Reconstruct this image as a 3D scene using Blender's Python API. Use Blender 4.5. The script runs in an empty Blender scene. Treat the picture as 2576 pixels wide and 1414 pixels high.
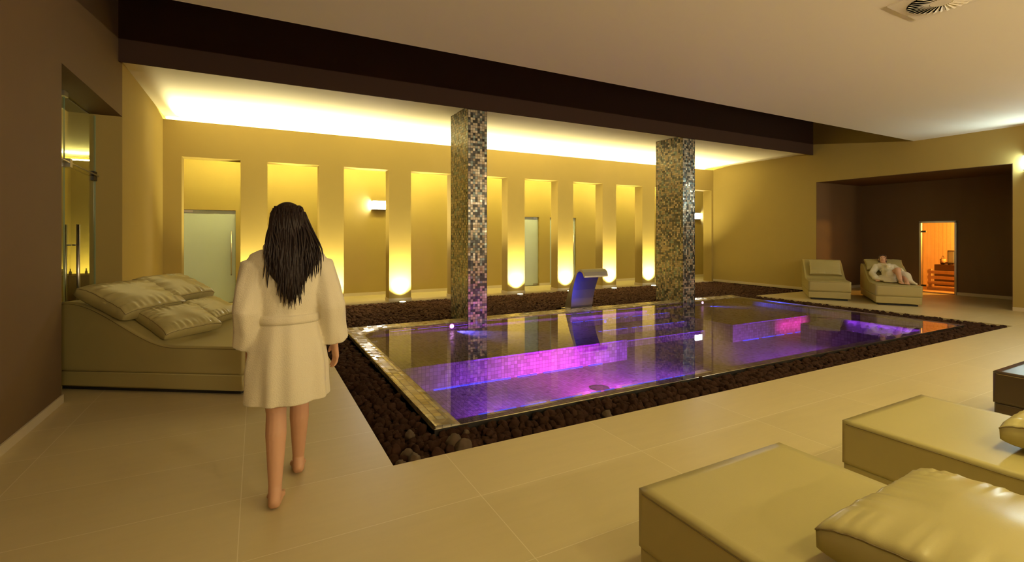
import bpy, bmesh, math, random
import numpy as np
from mathutils import Vector, Matrix, noise as mnoise

random.seed(7)
rng = np.random.default_rng(7)
PI = math.pi
scene = bpy.context.scene
COL = scene.collection

# ------------------------------------------------------------------ camera
FPX, IMW = 1206.0, 2576.0
YAW = math.radians(28.03)
cam = bpy.data.cameras.new('camera')
cam.sensor_fit = 'HORIZONTAL'; cam.sensor_width = 36.0
cam.lens = FPX / IMW * 36.0
cam.shift_x = 0.0
cam.shift_y = -113.0 / IMW
cam.clip_start = 0.05
camo = bpy.data.objects.new('camera', cam); COL.objects.link(camo)
camo.location = (0, 0, 1.5)
camo.rotation_euler = (PI / 2, 0, -YAW)
scene.camera = camo

# ------------------------------------------------------------------ world, exposure
w = bpy.data.worlds.new('world'); scene.world = w
w.use_nodes = True
w.node_tree.nodes['Background'].inputs[0].default_value = (0.02, 0.016, 0.01, 1)
w.node_tree.nodes['Background'].inputs[1].default_value = 0.0
vs = scene.view_settings
vs.view_transform = 'Standard'; vs.look = 'None'; vs.gamma = 1.0; vs.use_curve_mapping = False
vs.exposure = -0.3
cy = scene.cycles
cy.max_bounces = 9; cy.diffuse_bounces = 5; cy.glossy_bounces = 4; cy.transmission_bounces = 6
cy.transparent_max_bounces = 10
cy.caustics_reflective = False; cy.caustics_refractive = False
cy.sample_clamp_indirect = 3.0
cy.blur_glossy = 0.5
cy.use_denoising = True

# light levels (warm coves, pier uplights, cool wall lamps, added front fill, sauna, pool)
WARM = (1.0, 0.85, 0.25)
WASH = (1.0, 0.86, 0.40)
L_COVE = 460.0
L_WASH = 330.0
L_UPLIGHT = 1000.0
L_SCONCE = 190.0
L_DOWN_FILL = 24.0
L_UP_FILL = 230.0
L_FRONT = 30.0
L_SAUNA = 520.0
L_POOL = 4.0

# ------------------------------------------------------------------ materials
def new_mat(name):
    m = bpy.data.materials.new(name); m.use_nodes = True
    nt = m.node_tree
    return m, nt, nt.nodes['Principled BSDF'], nt.nodes['Material Output']

def N(nt, t, **kw):
    n = nt.nodes.new(t)
    for k, v in kw.items():
        setattr(n, k, v)
    return n

def math_node(nt, op, a, b=None, c=None):
    n = N(nt, 'ShaderNodeMath', operation=op)
    for i, v in enumerate((a, b, c)):
        if v is None: continue
        if isinstance(v, (int, float)): n.inputs[i].default_value = v
        else: nt.links.new(v, n.inputs[i])
    return n.outputs[0]

def simple(name, color, rough=0.5, metal=0.0, spec=0.5, bump=None, vary=0.0, vscale=3.0, sheen=0.0, coat=0.0):
    m, nt, b, out = new_mat(name)
    b.inputs['Base Color'].default_value = (*color, 1)
    b.inputs['Roughness'].default_value = rough
    b.inputs['Metallic'].default_value = metal
    b.inputs['Specular IOR Level'].default_value = spec
    if sheen: b.inputs['Sheen Weight'].default_value = sheen
    if coat:
        b.inputs['Coat Weight'].default_value = coat; b.inputs['Coat Roughness'].default_value = 0.3
    tc = N(nt, 'ShaderNodeTexCoord')
    if bump:
        sc, st = bump
        nz = N(nt, 'ShaderNodeTexNoise'); nz.inputs['Scale'].default_value = sc; nz.inputs['Detail'].default_value = 4
        nt.links.new(tc.outputs['Object'], nz.inputs['Vector'])
        bp = N(nt, 'ShaderNodeBump'); bp.inputs['Strength'].default_value = st; bp.inputs['Distance'].default_value = 0.01
        nt.links.new(nz.outputs['Fac'], bp.inputs['Height']); nt.links.new(bp.outputs['Normal'], b.inputs['Normal'])
    if vary:
        nz2 = N(nt, 'ShaderNodeTexNoise'); nz2.inputs['Scale'].default_value = vscale; nz2.inputs['Detail'].default_value = 5
        nt.links.new(tc.outputs['Object'], nz2.inputs['Vector'])
        mr = N(nt, 'ShaderNodeMapRange'); mr.inputs['To Min'].default_value = 1 - vary; mr.inputs['To Max'].default_value = 1 + vary
        nt.links.new(nz2.outputs['Fac'], mr.inputs['Value'])
        mx = N(nt, 'ShaderNodeMix', data_type='RGBA', blend_type='MULTIPLY'); mx.inputs[0].default_value = 1
        mx.inputs[6].default_value = (*color, 1)
        nt.links.new(mr.outputs[0], mx.inputs[7]); nt.links.new(mx.outputs[2], b.inputs['Base Color'])
    return m

def emit(name, color, strength):
    m, nt, b, out = new_mat(name)
    b.inputs['Base Color'].default_value = (*color, 1)
    b.inputs['Emission Color'].default_value = (*color, 1)
    b.inputs['Emission Strength'].default_value = strength
    return m

def face_uv(nt):
    """flat u,v in metres on any axis-aligned face, plus an id that differs from face to face"""
    tc = N(nt, 'ShaderNodeTexCoord'); g = N(nt, 'ShaderNodeNewGeometry')
    sp = N(nt, 'ShaderNodeSeparateXYZ'); nt.links.new(tc.outputs['Object'], sp.inputs[0])
    sn = N(nt, 'ShaderNodeSeparateXYZ'); nt.links.new(g.outputs['True Normal'], sn.inputs[0])
    fx = math_node(nt, 'GREATER_THAN', math_node(nt, 'ABSOLUTE', sn.outputs[0]), 0.6)
    fz = math_node(nt, 'GREATER_THAN', math_node(nt, 'ABSOLUTE', sn.outputs[2]), 0.6)
    u = math_node(nt, 'ADD', math_node(nt, 'MULTIPLY', fx, sp.outputs[1]),
                  math_node(nt, 'MULTIPLY', math_node(nt, 'SUBTRACT', 1.0, fx), sp.outputs[0]))
    v = math_node(nt, 'ADD', math_node(nt, 'MULTIPLY', fz, sp.outputs[1]),
                  math_node(nt, 'MULTIPLY', math_node(nt, 'SUBTRACT', 1.0, fz), sp.outputs[2]))
    fid = math_node(nt, 'ADD', math_node(nt, 'MULTIPLY', fx, 7.3), math_node(nt, 'MULTIPLY', fz, 3.1))
    return u, v, fid, g

def mosaic(name, size, stops, grout, jitter=0.12, metal=0.7, r0=0.16, r1=0.42):
    m, nt, b, out = new_mat(name)
    u, v, fid, g = face_uv(nt)
    us = math_node(nt, 'MULTIPLY', u, 1.0 / size); vsn = math_node(nt, 'MULTIPLY', v, 1.0 / size)
    cu, cv = math_node(nt, 'FLOOR', us), math_node(nt, 'FLOOR', vsn)
    fu, fv = math_node(nt, 'FRACT', us), math_node(nt, 'FRACT', vsn)
    cb = N(nt, 'ShaderNodeCombineXYZ')
    nt.links.new(cu, cb.inputs[0]); nt.links.new(cv, cb.inputs[1]); nt.links.new(fid, cb.inputs[2])
    wn = N(nt, 'ShaderNodeTexWhiteNoise', noise_dimensions='3D'); nt.links.new(cb.outputs[0], wn.inputs['Vector'])
    ramp = N(nt, 'ShaderNodeValToRGB'); ramp.color_ramp.interpolation = 'CONSTANT'
    cr = ramp.color_ramp
    while len(cr.elements) > 1: cr.elements.remove(cr.elements[-1])
    cr.elements[0].position = stops[0][0]; cr.elements[0].color = (*stops[0][1], 1)
    for p, c in stops[1:]:
        e = cr.elements.new(p); e.color = (*c, 1)
    nt.links.new(wn.outputs['Value'], ramp.inputs[0])
    gw = 0.045
    du = math_node(nt, 'ABSOLUTE', math_node(nt, 'SUBTRACT', fu, 0.5)); dv = math_node(nt, 'ABSOLUTE', math_node(nt, 'SUBTRACT', fv, 0.5))
    gm = math_node(nt, 'GREATER_THAN', math_node(nt, 'MAXIMUM', du, dv), 0.5 - gw)
    mx = N(nt, 'ShaderNodeMix', data_type='RGBA'); nt.links.new(gm, mx.inputs[0])
    nt.links.new(ramp.outputs[0], mx.inputs[6]); mx.inputs[7].default_value = (*grout, 1)
    nt.links.new(mx.outputs[2], b.inputs['Base Color'])
    inv = math_node(nt, 'SUBTRACT', 1.0, gm)
    nt.links.new(math_node(nt, 'MULTIPLY', inv, metal), b.inputs['Metallic'])
    sc = N(nt, 'ShaderNodeSeparateColor'); nt.links.new(wn.outputs['Color'], sc.inputs[0])
    rr = math_node(nt, 'MULTIPLY_ADD', sc.outputs[1], r1 - r0, r0)
    rr = math_node(nt, 'MAXIMUM', rr, math_node(nt, 'MULTIPLY', gm, 0.8))
    nt.links.new(rr, b.inputs['Roughness'])
    wn2 = N(nt, 'ShaderNodeTexWhiteNoise', noise_dimensions='3D')
    av = N(nt, 'ShaderNodeVectorMath', operation='ADD'); nt.links.new(cb.outputs[0], av.inputs[0]); av.inputs[1].default_value = (31.7, 11.3, 5.9)
    nt.links.new(av.outputs[0], wn2.inputs['Vector'])
    sb = N(nt, 'ShaderNodeVectorMath', operation='SUBTRACT'); nt.links.new(wn2.outputs['Color'], sb.inputs[0]); sb.inputs[1].default_value = (.5, .5, .5)
    s2 = N(nt, 'ShaderNodeVectorMath', operation='SCALE'); nt.links.new(sb.outputs[0], s2.inputs[0]); s2.inputs['Scale'].default_value = jitter
    ad = N(nt, 'ShaderNodeVectorMath', operation='ADD'); nt.links.new(g.outputs['Normal'], ad.inputs[0]); nt.links.new(s2.outputs[0], ad.inputs[1])
    nm = N(nt, 'ShaderNodeVectorMath', operation='NORMALIZE'); nt.links.new(ad.outputs[0], nm.inputs[0])
    nt.links.new(nm.outputs[0], b.inputs['Normal'])
    return m

def tile_floor(name):
    m, nt, b, out = new_mat(name)
    tc = N(nt, 'ShaderNodeTexCoord')
    sp = N(nt, 'ShaderNodeSeparateXYZ'); nt.links.new(tc.outputs['Object'], sp.inputs[0])
    def line(src, off, per, wd):
        a = math_node(nt, 'MULTIPLY', math_node(nt, 'SUBTRACT', src, off), 1.0 / per)
        f = math_node(nt, 'ABSOLUTE', math_node(nt, 'SUBTRACT', math_node(nt, 'FRACT', a), 0.5))
        return math_node(nt, 'GREATER_THAN', f, 0.5 - wd / per), math_node(nt, 'FLOOR', a)
    lx, cx = line(sp.outputs[0], -0.08, 1.225, 0.0022)
    ly, cyy = line(sp.outputs[1], 2.53, 0.612, 0.0022)
    gm = math_node(nt, 'MAXIMUM', lx, ly)
    cb = N(nt, 'ShaderNodeCombineXYZ'); nt.links.new(cx, cb.inputs[0]); nt.links.new(cyy, cb.inputs[1])
    wn = N(nt, 'ShaderNodeTexWhiteNoise', noise_dimensions='2D'); nt.links.new(cb.outputs[0], wn.inputs['Vector'])
    mp = N(nt, 'ShaderNodeMapping'); mp.inputs['Scale'].default_value = (1.2, 7.0, 1.0)
    nt.links.new(tc.outputs['Object'], mp.inputs['Vector'])
    nz = N(nt, 'ShaderNodeTexNoise'); nz.inputs['Scale'].default_value = 2.0; nz.inputs['Detail'].default_value = 7; nz.inputs['Roughness'].default_value = .65
    nt.links.new(mp.outputs[0], nz.inputs['Vector'])
    val = math_node(nt, 'ADD', math_node(nt, 'MULTIPLY', wn.outputs['Value'], 0.05), math_node(nt, 'MULTIPLY', nz.outputs['Fac'], 0.14))
    val = math_node(nt, 'ADD', val, 0.88)
    mx = N(nt, 'ShaderNodeMix', data_type='RGBA', blend_type='MULTIPLY'); mx.inputs[0].default_value = 1
    mx.inputs[6].default_value = (0.60, 0.505, 0.285, 1); nt.links.new(val, mx.inputs[7])
    m2 = N(nt, 'ShaderNodeMix', data_type='RGBA'); nt.links.new(math_node(nt, 'MULTIPLY', gm, 0.75), m2.inputs[0])
    nt.links.new(mx.outputs[2], m2.inputs[6]); m2.inputs[7].default_value = (0.78, 0.70, 0.52, 1)
    nt.links.new(m2.outputs[2], b.inputs['Base Color'])
    b.inputs['Roughness'].default_value = 0.42; b.inputs['Specular IOR Level'].default_value = 0.4
    bp = N(nt, 'ShaderNodeBump'); bp.inputs['Strength'].default_value = 0.08; bp.inputs['Distance'].default_value = 0.004
    nt.links.new(nz.outputs['Fac'], bp.inputs['Height']); nt.links.new(bp.outputs['Normal'], b.inputs['Normal'])
    return m

def wood_boards(name, axis, per, color):
    m, nt, b, out = new_mat(name)
    tc = N(nt, 'ShaderNodeTexCoord')
    sp = N(nt, 'ShaderNodeSeparateXYZ'); nt.links.new(tc.outputs['Object'], sp.inputs[0])
    u = math_node(nt, 'ADD', sp.outputs[0], sp.outputs[1]) if axis == 'xy' else sp.outputs['XYZ'.index(axis)]
    a = math_node(nt, 'MULTIPLY', u, 1.0 / per)
    f = math_node(nt, 'ABSOLUTE', math_node(nt, 'SUBTRACT', math_node(nt, 'FRACT', a), 0.5))
    gm = math_node(nt, 'GREATER_THAN', f, 0.46)
    wn = N(nt, 'ShaderNodeTexWhiteNoise', noise_dimensions='1D'); nt.links.new(math_node(nt, 'FLOOR', a), wn.inputs['W'])
    mp = N(nt, 'ShaderNodeMapping'); mp.inputs['Scale'].default_value = (14, 14, 1.2); nt.links.new(tc.outputs['Object'], mp.inputs['Vector'])
    nz = N(nt, 'ShaderNodeTexNoise'); nz.inputs['Scale'].default_value = 2.5; nz.inputs['Detail'].default_value = 5
    nt.links.new(mp.outputs[0], nz.inputs['Vector'])
    val = math_node(nt, 'ADD', math_node(nt, 'MULTIPLY', wn.outputs['Value'], 0.14), math_node(nt, 'MULTIPLY', nz.outputs['Fac'], 0.3))
    val = math_node(nt, 'ADD', val, 0.74)
    val = math_node(nt, 'MULTIPLY', val, math_node(nt, 'SUBTRACT', 1.0, math_node(nt, 'MULTIPLY', gm, 0.35)))
    mx = N(nt, 'ShaderNodeMix', data_type='RGBA', blend_type='MULTIPLY'); mx.inputs[0].default_value = 1
    mx.inputs[6].default_value = (*color, 1); nt.links.new(val, mx.inputs[7])
    nt.links.new(mx.outputs[2], b.inputs['Base Color'])
    b.inputs['Roughness'].default_value = 0.55
    return m

def glass(name, tint, ior=1.45, gl=1.0, rough=0.0, bump=None, pane=True):
    m, nt, b, out = new_mat(name)
    nt.nodes.remove(b)
    tr = N(nt, 'ShaderNodeBsdfTransparent'); tr.inputs[0].default_value = (*tint, 1)
    gs = N(nt, 'ShaderNodeBsdfGlossy'); gs.inputs['Roughness'].default_value = rough; gs.inputs[0].default_value = (gl, gl, gl, 1)
    fr = N(nt, 'ShaderNodeFresnel'); fr.inputs['IOR'].default_value = ior
    if pane:   # both faces of a thin pane reflect alike
        ge = N(nt, 'ShaderNodeNewGeometry')
        nt.links.new(math_node(nt, 'MULTIPLY_ADD', ge.outputs['Backfacing'], 1 / ior - ior, ior), fr.inputs['IOR'])
    mx = N(nt, 'ShaderNodeMixShader')
    nt.links.new(fr.outputs[0], mx.inputs[0]); nt.links.new(tr.outputs[0], mx.inputs[1]); nt.links.new(gs.outputs[0], mx.inputs[2])
    nt.links.new(mx.outputs[0], out.inputs[0])
    if bump:
        tc = N(nt, 'ShaderNodeTexCoord')
        nz = N(nt, 'ShaderNodeTexNoise'); nz.inputs['Scale'].default_value = bump[0]; nz.inputs['Detail'].default_value = 2
        nt.links.new(tc.outputs['Object'], nz.inputs['Vector'])
        bp = N(nt, 'ShaderNodeBump'); bp.inputs['Strength'].default_value = bump[1]; bp.inputs['Distance'].default_value = 0.01
        nt.links.new(nz.outputs['Fac'], bp.inputs['Height'])
        nt.links.new(bp.outputs['Normal'], gs.inputs['Normal']); nt.links.new(bp.outputs['Normal'], fr.inputs['Normal'])
    return m

M = {}
M['plaster'] = simple('ochre_plaster', (0.36, 0.272, 0.09), 0.8, spec=0.2, bump=(120, 0.08), vary=0.03)
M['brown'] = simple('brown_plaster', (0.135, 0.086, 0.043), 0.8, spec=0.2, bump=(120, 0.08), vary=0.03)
M['dark'] = simple('dark_brown_plaster', (0.135, 0.082, 0.042), 0.8, spec=0.2, bump=(120, 0.06), vary=0.04)
M['well'] = simple('dark_well_paint', (0.045, 0.025, 0.018), 0.85, spec=0.1)
M['ceiling'] = simple('white_ceiling_paint', (0.80, 0.74, 0.64), 0.85, spec=0.15, bump=(90, 0.04))
M['floor'] = tile_floor('beige_stone_tile')
M['skirting'] = simple('skirting_tile', (0.64, 0.56, 0.40), 0.4, spec=0.4)
M['leather'] = simple('champagne_leather', (0.39, 0.332, 0.14), 0.38, spec=0.45, bump=(260, 0.06), vary=0.05, vscale=2.0)
M['pillow'] = simple('satin_champagne_leather', (0.40, 0.345, 0.15), 0.28, spec=0.5, bump=(220, 0.05), vary=0.04)
M['seam'] = simple('seam_thread', (0.16, 0.12, 0.05), 0.6)
M['shadowgap'] = simple('plinth_black', (0.02, 0.018, 0.015), 0.7)
M['steel'] = simple('brushed_steel', (0.62, 0.60, 0.56), 0.28, metal=1.0)
M['spout'] = simple('dark_satin_steel', (0.34, 0.32, 0.29), 0.34, metal=1.0)
M['steel_soft'] = simple('satin_steel', (0.55, 0.53, 0.48), 0.38, metal=1.0)
M['darkmetal'] = simple('dark_metal', (0.05, 0.045, 0.04), 0.4, metal=0.6)
M['frost'] = simple('frosted_glass', (0.50, 0.58, 0.58), 0.22, spec=0.5, vary=0.02)
M['glass'] = glass('clear_glass', (0.93, 0.96, 0.90), 1.45, 1.0)
M['glass_edge'] = simple('green_glass_edge', (0.25, 0.42, 0.34), 0.15, spec=0.8)
M['water'] = glass('pool_water', (0.56, 0.50, 0.60), 1.36, 1.0, 0.0, bump=(2.2, 0.012), pane=False)
cols = [(0.0, (0.05, 0.05, 0.045)), (0.22, (0.10, 0.10, 0.09)), (0.38, (0.42, 0.35, 0.24)), (0.60, (0.52, 0.44, 0.32)),
        (0.74, (0.22, 0.27, 0.24)), (0.86, (0.34, 0.26, 0.17)), (0.94, (0.62, 0.56, 0.44))]
M['mosaic'] = mosaic('column_mosaic', 0.0448, cols, (0.03, 0.025, 0.02), 0.10, 0.42, 0.20, 0.42)
M['pooltile'] = mosaic('pool_mosaic', 0.05, [(0.0, (0.30, 0.27, 0.24)), (0.22, (0.40, 0.37, 0.33)), (0.6, (0.47, 0.44, 0.40)), (0.9, (0.54, 0.51, 0.47))],
                       (0.16, 0.14, 0.13), 0.04, 0.05, 0.25, 0.5)
M['curbtile'] = mosaic('curb_mosaic', 0.075, [(0.0, (0.42, 0.36, 0.26)), (0.3, (0.55, 0.49, 0.36)), (0.6, (0.62, 0.58, 0.46)), (0.85, (0.34, 0.28, 0.18))],
                       (0.12, 0.10, 0.07), 0.10, 0.5, 0.10, 0.28)
M['lava'] = simple('lava_stone', (0.034, 0.0165, 0.0105), 0.95, spec=0.05, bump=(70, 0.5), vary=0.35, vscale=9)
M['lava_red'] = simple('reddish_lava_stone', (0.045, 0.022, 0.0145), 0.95, spec=0.05, bump=(70, 0.5), vary=0.3, vscale=9)
M['lava_pale'] = simple('pale_lava_stone', (0.082, 0.052, 0.028), 0.75, spec=0.4, bump=(60, 0.5), vary=0.3, vscale=20)
M['bed_soil'] = simple('gravel_bed_base', (0.03, 0.018, 0.012), 1.0, spec=0.0)
M['pine'] = wood_boards('pine_boards', 'xy', 0.095, (0.74, 0.50, 0.26))
M['pine_plain'] = wood_boards('pine_slats', 'Z', 5.0, (0.72, 0.46, 0.24))
M['skin'] = simple('skin', (0.62, 0.36, 0.23), 0.5, spec=0.35, vary=0.04, vscale=8)
M['robe'] = simple('cream_terry', (0.78, 0.72, 0.54), 0.95, spec=0.1, bump=(160, 0.35), sheen=0.3)
M['hair'] = simple('dark_brown_hair', (0.016, 0.009, 0.008), 0.55, spec=0.3)
M['hair2'] = simple('brown_hair', (0.05, 0.022, 0.014), 0.45, spec=0.4)
M['eye'] = simple('eye_dark', (0.03, 0.02, 0.015), 0.2)
M['eye_white'] = simple('eye_white', (0.65, 0.58, 0.50), 0.3)
M['lips'] = simple('lips', (0.45, 0.16, 0.12), 0.4)
M['vent'] = simple('vent_enamel', (0.74, 0.68, 0.58), 0.5, spec=0.3)
M['black'] = simple('black_gap', (0.01, 0.01, 0.01), 0.9, spec=0.0)
M['bottle'] = simple('bottle_glass', (0.30, 0.26, 0.10), 0.15, spec=0.6)
M['bottle_dark'] = simple('dark_bottle', (0.04, 0.035, 0.02), 0.2, spec=0.6)
M['cove'] = emit('cove_tube_glow', WARM, L_COVE)
M['cove_dim'] = emit('dim_cove_tube_glow', WARM, 450.0)
M['cool_glow'] = emit('cool_lamp_glow', (1.0, 0.97, 0.90), L_SCONCE)
M['front_glow'] = emit('fill_lamp_glow', (1.0, 0.78, 0.24), L_FRONT)
M['right_glow'] = emit('daylight_lamp_glow', (0.80, 1.0, 0.95), 130.0)
M['up_lens'] = emit('uplight_lens_glow', (1.0, 0.9, 0.5), 14.0)
M['sauna_glow'] = emit('sauna_lamp_glow', (1.0, 0.62, 0.16), 40.0)
M['led_blue'] = emit('blue_led', (0.08, 0.10, 1.0), 1.6)
M['led_violet'] = emit('violet_led', (0.30, 0.06, 1.0), 1.1)
M['jet_pink'] = emit('pool_lamp_glow', (1.0, 0.45, 0.95), 12.0)

# ------------------------------------------------------------------ object helpers
def tag(o, label=None, cat=None, group=None, kind=None):
    if label: o['label'] = label
    if cat: o['category'] = cat
    if group: o['group'] = group
    if kind: o['kind'] = kind
    return o

def empty(name, loc=(0, 0, 0), rotz=0.0, label=None, cat=None, group=None):
    o = bpy.data.objects.new(name, None); COL.objects.link(o)
    o.empty_display_size = 0.1
    o.location = loc; o.rotation_euler = (0, 0, rotz)
    return tag(o, label, cat, group)

def obj(name, bm, mat, parent=None, smooth=False, loc=None):
    me = bpy.data.meshes.new(name)
    bmesh.ops.recalc_face_normals(bm, faces=bm.faces[:])
    bm.to_mesh(me); bm.free()
    if smooth:
        me.polygons.foreach_set('use_smooth', [True] * len(me.polygons))
    me.materials.append(mat)
    o = bpy.data.objects.new(name, me); COL.objects.link(o)
    if parent: o.parent = parent
    if loc: o.location = loc
    return o

def struct(name, bm, mat, smooth=False):
    return tag(obj(name, bm, mat, None, smooth), kind='structure')

def BM(): return bmesh.new()

def box(bm, x0, x1, y0, y1, z0, z1):
    v = [bm.verts.new(p) for p in ((x0, y0, z0), (x1, y0, z0), (x1, y1, z0), (x0, y1, z0),
                                   (x0, y0, z1), (x1, y0, z1), (x1, y1, z1), (x0, y1, z1))]
    for f in ((0, 3, 2, 1), (4, 5, 6, 7), (0, 1, 5, 4), (1, 2, 6, 5), (2, 3, 7, 6), (3, 0, 4, 7)):
        bm.faces.new([v[i] for i in f])
    return v

def bevel_all(bm, w_, seg=2, ang=30):
    es = [e for e in bm.edges if len(e.link_faces) == 2 and e.calc_face_angle(0) > math.radians(ang)]
    bmesh.ops.bevel(bm, geom=es, offset=w_, segments=seg, profile=0.5, affect='EDGES')

def cyl(bm, p0, p1, r0, r1=None, seg=16, caps=True):
    r1 = r0 if r1 is None else r1
    p0, p1 = Vector(p0), Vector(p1)
    d = (p1 - p0).normalized()
    a = d.orthogonal().normalized(); b = d.cross(a)
    R0 = [bm.verts.new(p0 + (a * math.cos(t) + b * math.sin(t)) * r0) for t in [2 * PI * i / seg for i in range(seg)]]
    R1 = [bm.verts.new(p1 + (a * math.cos(t) + b * math.sin(t)) * r1) for t in [2 * PI * i / seg for i in range(seg)]]
    for i in range(seg):
        bm.faces.new((R0[i], R0[(i + 1) % seg], R1[(i + 1) % seg], R1[i]))
    if caps:
        bm.faces.new(R0[::-1]); bm.faces.new(R1)

def tube(bm, pts, r, seg=8, close=False, radii=None):
    pts = [Vector(p) for p in pts]
    n = len(pts); rings = []
    up = None
    for i, p in enumerate(pts):
        if close: d = (pts[(i + 1) % n] - pts[i - 1]).normalized()
        else: d = (pts[min(i + 1, n - 1)] - pts[max(i - 1, 0)]).normalized()
        if up is None: up = d.orthogonal().normalized()
        a = (up - d * up.dot(d)).normalized(); up = a
        b = d.cross(a)
        rr = radii[i] if radii else r
        rings.append([bm.verts.new(p + (a * math.cos(2 * PI * k / seg) + b * math.sin(2 * PI * k / seg)) * rr) for k in range(seg)])
    for i in range(n if close else n - 1):
        A, B = rings[i], rings[(i + 1) % n]
        for k in range(seg):
            bm.faces.new((A[k], A[(k + 1) % seg], B[(k + 1) % seg], B[k]))
    if not close:
        bm.faces.new(rings[0][::-1]); bm.faces.new(rings[-1])

def ball(bm, c, r, rot=None, u=16, v=10):
    if isinstance(r, (int, float)): r = (r, r, r)
    mt = Matrix.Translation(Vector(c)) @ (rot.to_4x4() if rot is not None else Matrix()) @ Matrix.Diagonal((*r, 1))
    bmesh.ops.create_uvsphere(bm, u_segments=u, v_segments=v, radius=1.0, matrix=mt)

def capsule(bm, p0, r0, p1, r1, seg=14):
    ball(bm, p0, r0, u=seg, v=8); ball(bm, p1, r1, u=seg, v=8)
    if (Vector(p1) - Vector(p0)).length > 1e-4:
        cyl(bm, p0, p1, r0, r1, seg, True)

def loft(bm, rings, cap0=True, cap1=True):
    R = [[bm.verts.new(p) for p in r] for r in rings]
    n = len(R[0])
    for i in range(len(R) - 1):
        for k in range(n):
            bm.faces.new((R[i][k], R[i][(k + 1) % n], R[i + 1][(k + 1) % n], R[i + 1][k]))
    if cap0: bm.faces.new(R[0][::-1])
    if cap1: bm.faces.new(R[-1])
    return R

def fused(name, bm, mat, parent, voxel, smooth_it=6, loc=None, fac=0.5):
    """join the overlapping shapes of bm into one continuous skin"""
    me = bpy.data.meshes.new('raw'); bmesh.ops.recalc_face_normals(bm, faces=bm.faces[:]); bm.to_mesh(me); bm.free()
    tmp = bpy.data.objects.new('raw', me); COL.objects.link(tmp)
    r = tmp.modifiers.new('r', 'REMESH'); r.mode = 'VOXEL'; r.voxel_size = voxel; r.use_smooth_shade = True
    s = tmp.modifiers.new('s', 'SMOOTH'); s.factor = fac; s.iterations = smooth_it
    dg = bpy.context.evaluated_depsgraph_get(); dg.update()
    nm = bpy.data.meshes.new_from_object(tmp.evaluated_get(dg))
    bpy.data.objects.remove(tmp); bpy.data.meshes.remove(me)
    nm.name = name; nm.materials.clear(); nm.materials.append(mat)
    nm.polygons.foreach_set('use_smooth', [True] * len(nm.polygons))
    o = bpy.data.objects.new(name, nm); COL.objects.link(o)
    o.parent = parent
    if loc: o.location = loc
    return o

def light(name, kind, loc, energy, color, target=None, size=0.05, spot=60, blend=0.6, sx=None, sy=None):
    l = bpy.data.lights.new(name, kind); l.energy = energy; l.color = color
    if kind == 'SPOT':
        l.spot_size = math.radians(spot); l.spot_blend = blend; l.shadow_soft_size = size
    elif kind == 'POINT': l.shadow_soft_size = size
    elif kind == 'AREA':
        l.shape = 'RECTANGLE'; l.size = sx; l.size_y = sy
    o = bpy.data.objects.new(name, l); COL.objects.link(o); o.location = loc
    if target is not None:
        o.rotation_euler = (Vector(target) - Vector(loc)).to_track_quat('-Z', 'Y').to_euler()
    return o

# ------------------------------------------------------------------ room shell
XL, XR = -1.547, 13.43         # left / right wall
YF, YA, YA2, YC = -3.2, 10.95, 11.28, 12.45   # front wall, arcade wall faces, corridor wall
ZC, ZW = 3.77, 3.69           # ceiling, top of the arcade wall
XE = 16.2
WB = 7.70                      # face of the dark well
LX0, LX1, LY0 = 0.787, 11.13, 3.13    # gravel bed

bm = BM()
for a in ((-4.8, LX0, YF, YA), (LX0, XR, YF, LY0), (LX1, 15.72, LY0, 7.78), (-4.8, XE, YA, YC + .1), (XR, 15.72, YF, LY0)):
    box(bm, *a, -0.12, 0.0)
struct('floor', bm, M['floor'])

bm = BM()
box(bm, -1.9, XR + .4, YF - .1, 5.43, 3.70, 3.95)
box(bm, -1.9, XE, WB + .03, YC + .2, ZC, 3.95)
struct('ceiling', bm, M['ceiling'])
bm = BM()
box(bm, -1.9, XR + .4, WB, WB + .029, 3.715, 5.25)
box(bm, -1.9, XR + .4, 5.43, 5.46, 3.951, 5.25)
box(bm, -1.9, XR + .4, 5.43, WB + .03, 5.25, 5.3)
struct('trim_1', bm, M['well'])

# left wall: brown near pier, lintel over the glass door, ochre section beyond
bm = BM()
box(bm, XL - .33, XL, YF, 5.70, 0, 3.70)
box(bm, XL - .33, XL, YF, 5.46, 3.70, 5.3)
box(bm, XL - .33, XL, 5.70, 7.90, 3.055, 5.3)
box(bm, XL - .33, XL, 5.46, 5.70, 3.70, 5.3)
struct('wall_left', bm, M['brown'])
bm = BM()
box(bm, XL - .33, XL, 7.90, YA, 0, ZC)
box(bm, XL - .33, XL, YA, YC, 0, ZC)
struct('wall_left_far', bm, M['plaster'])
# right wall with the wide sauna recess
RY0, RY1, RZ, RX = 3.78, 7.62, 2.965, 15.72
bm = BM()
box(bm, XR, XR + .4, YF, RY0, 0, 5.3)
box(bm, XR, XR + .4, RY1, YA2, 0, 5.3)
box(bm, XR, XR + .4, RY0, RY1, RZ, 5.3)
struct('wall_right', bm, M['plaster'])
SY0, SY1, SZ = 5.475, 6.195, 1.86
bm = BM()
box(bm, RX, RX + .12, RY0 - .6, SY0, 0, RZ + .1)
box(bm, RX, RX + .12, SY1, RY1 + .1, 0, RZ + .1)
box(bm, RX, RX + .12, SY0, SY1, SZ, RZ + .1)
box(bm, XR + .4, RX, RY1, RY1 + .1, 0, RZ + .1)
box(bm, XR + .002, RX, RY1 - .01, RY1, 0, RZ)
box(bm, XR + .002, XR + .4, RY0, RY1 - .01, RZ - .008, RZ)
box(bm, XR + .002, XR + .4, RY0, RY0 + .01, 0, RZ - .008)
box(bm, XR + .4, RX, RY0 - .6, RY0 - .5, 0, RZ + .1)
box(bm, XR + .4, RX, RY0 - .5, RY1, RZ, RZ + .1)
struct('wall_recess', bm, M['dark'])
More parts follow.
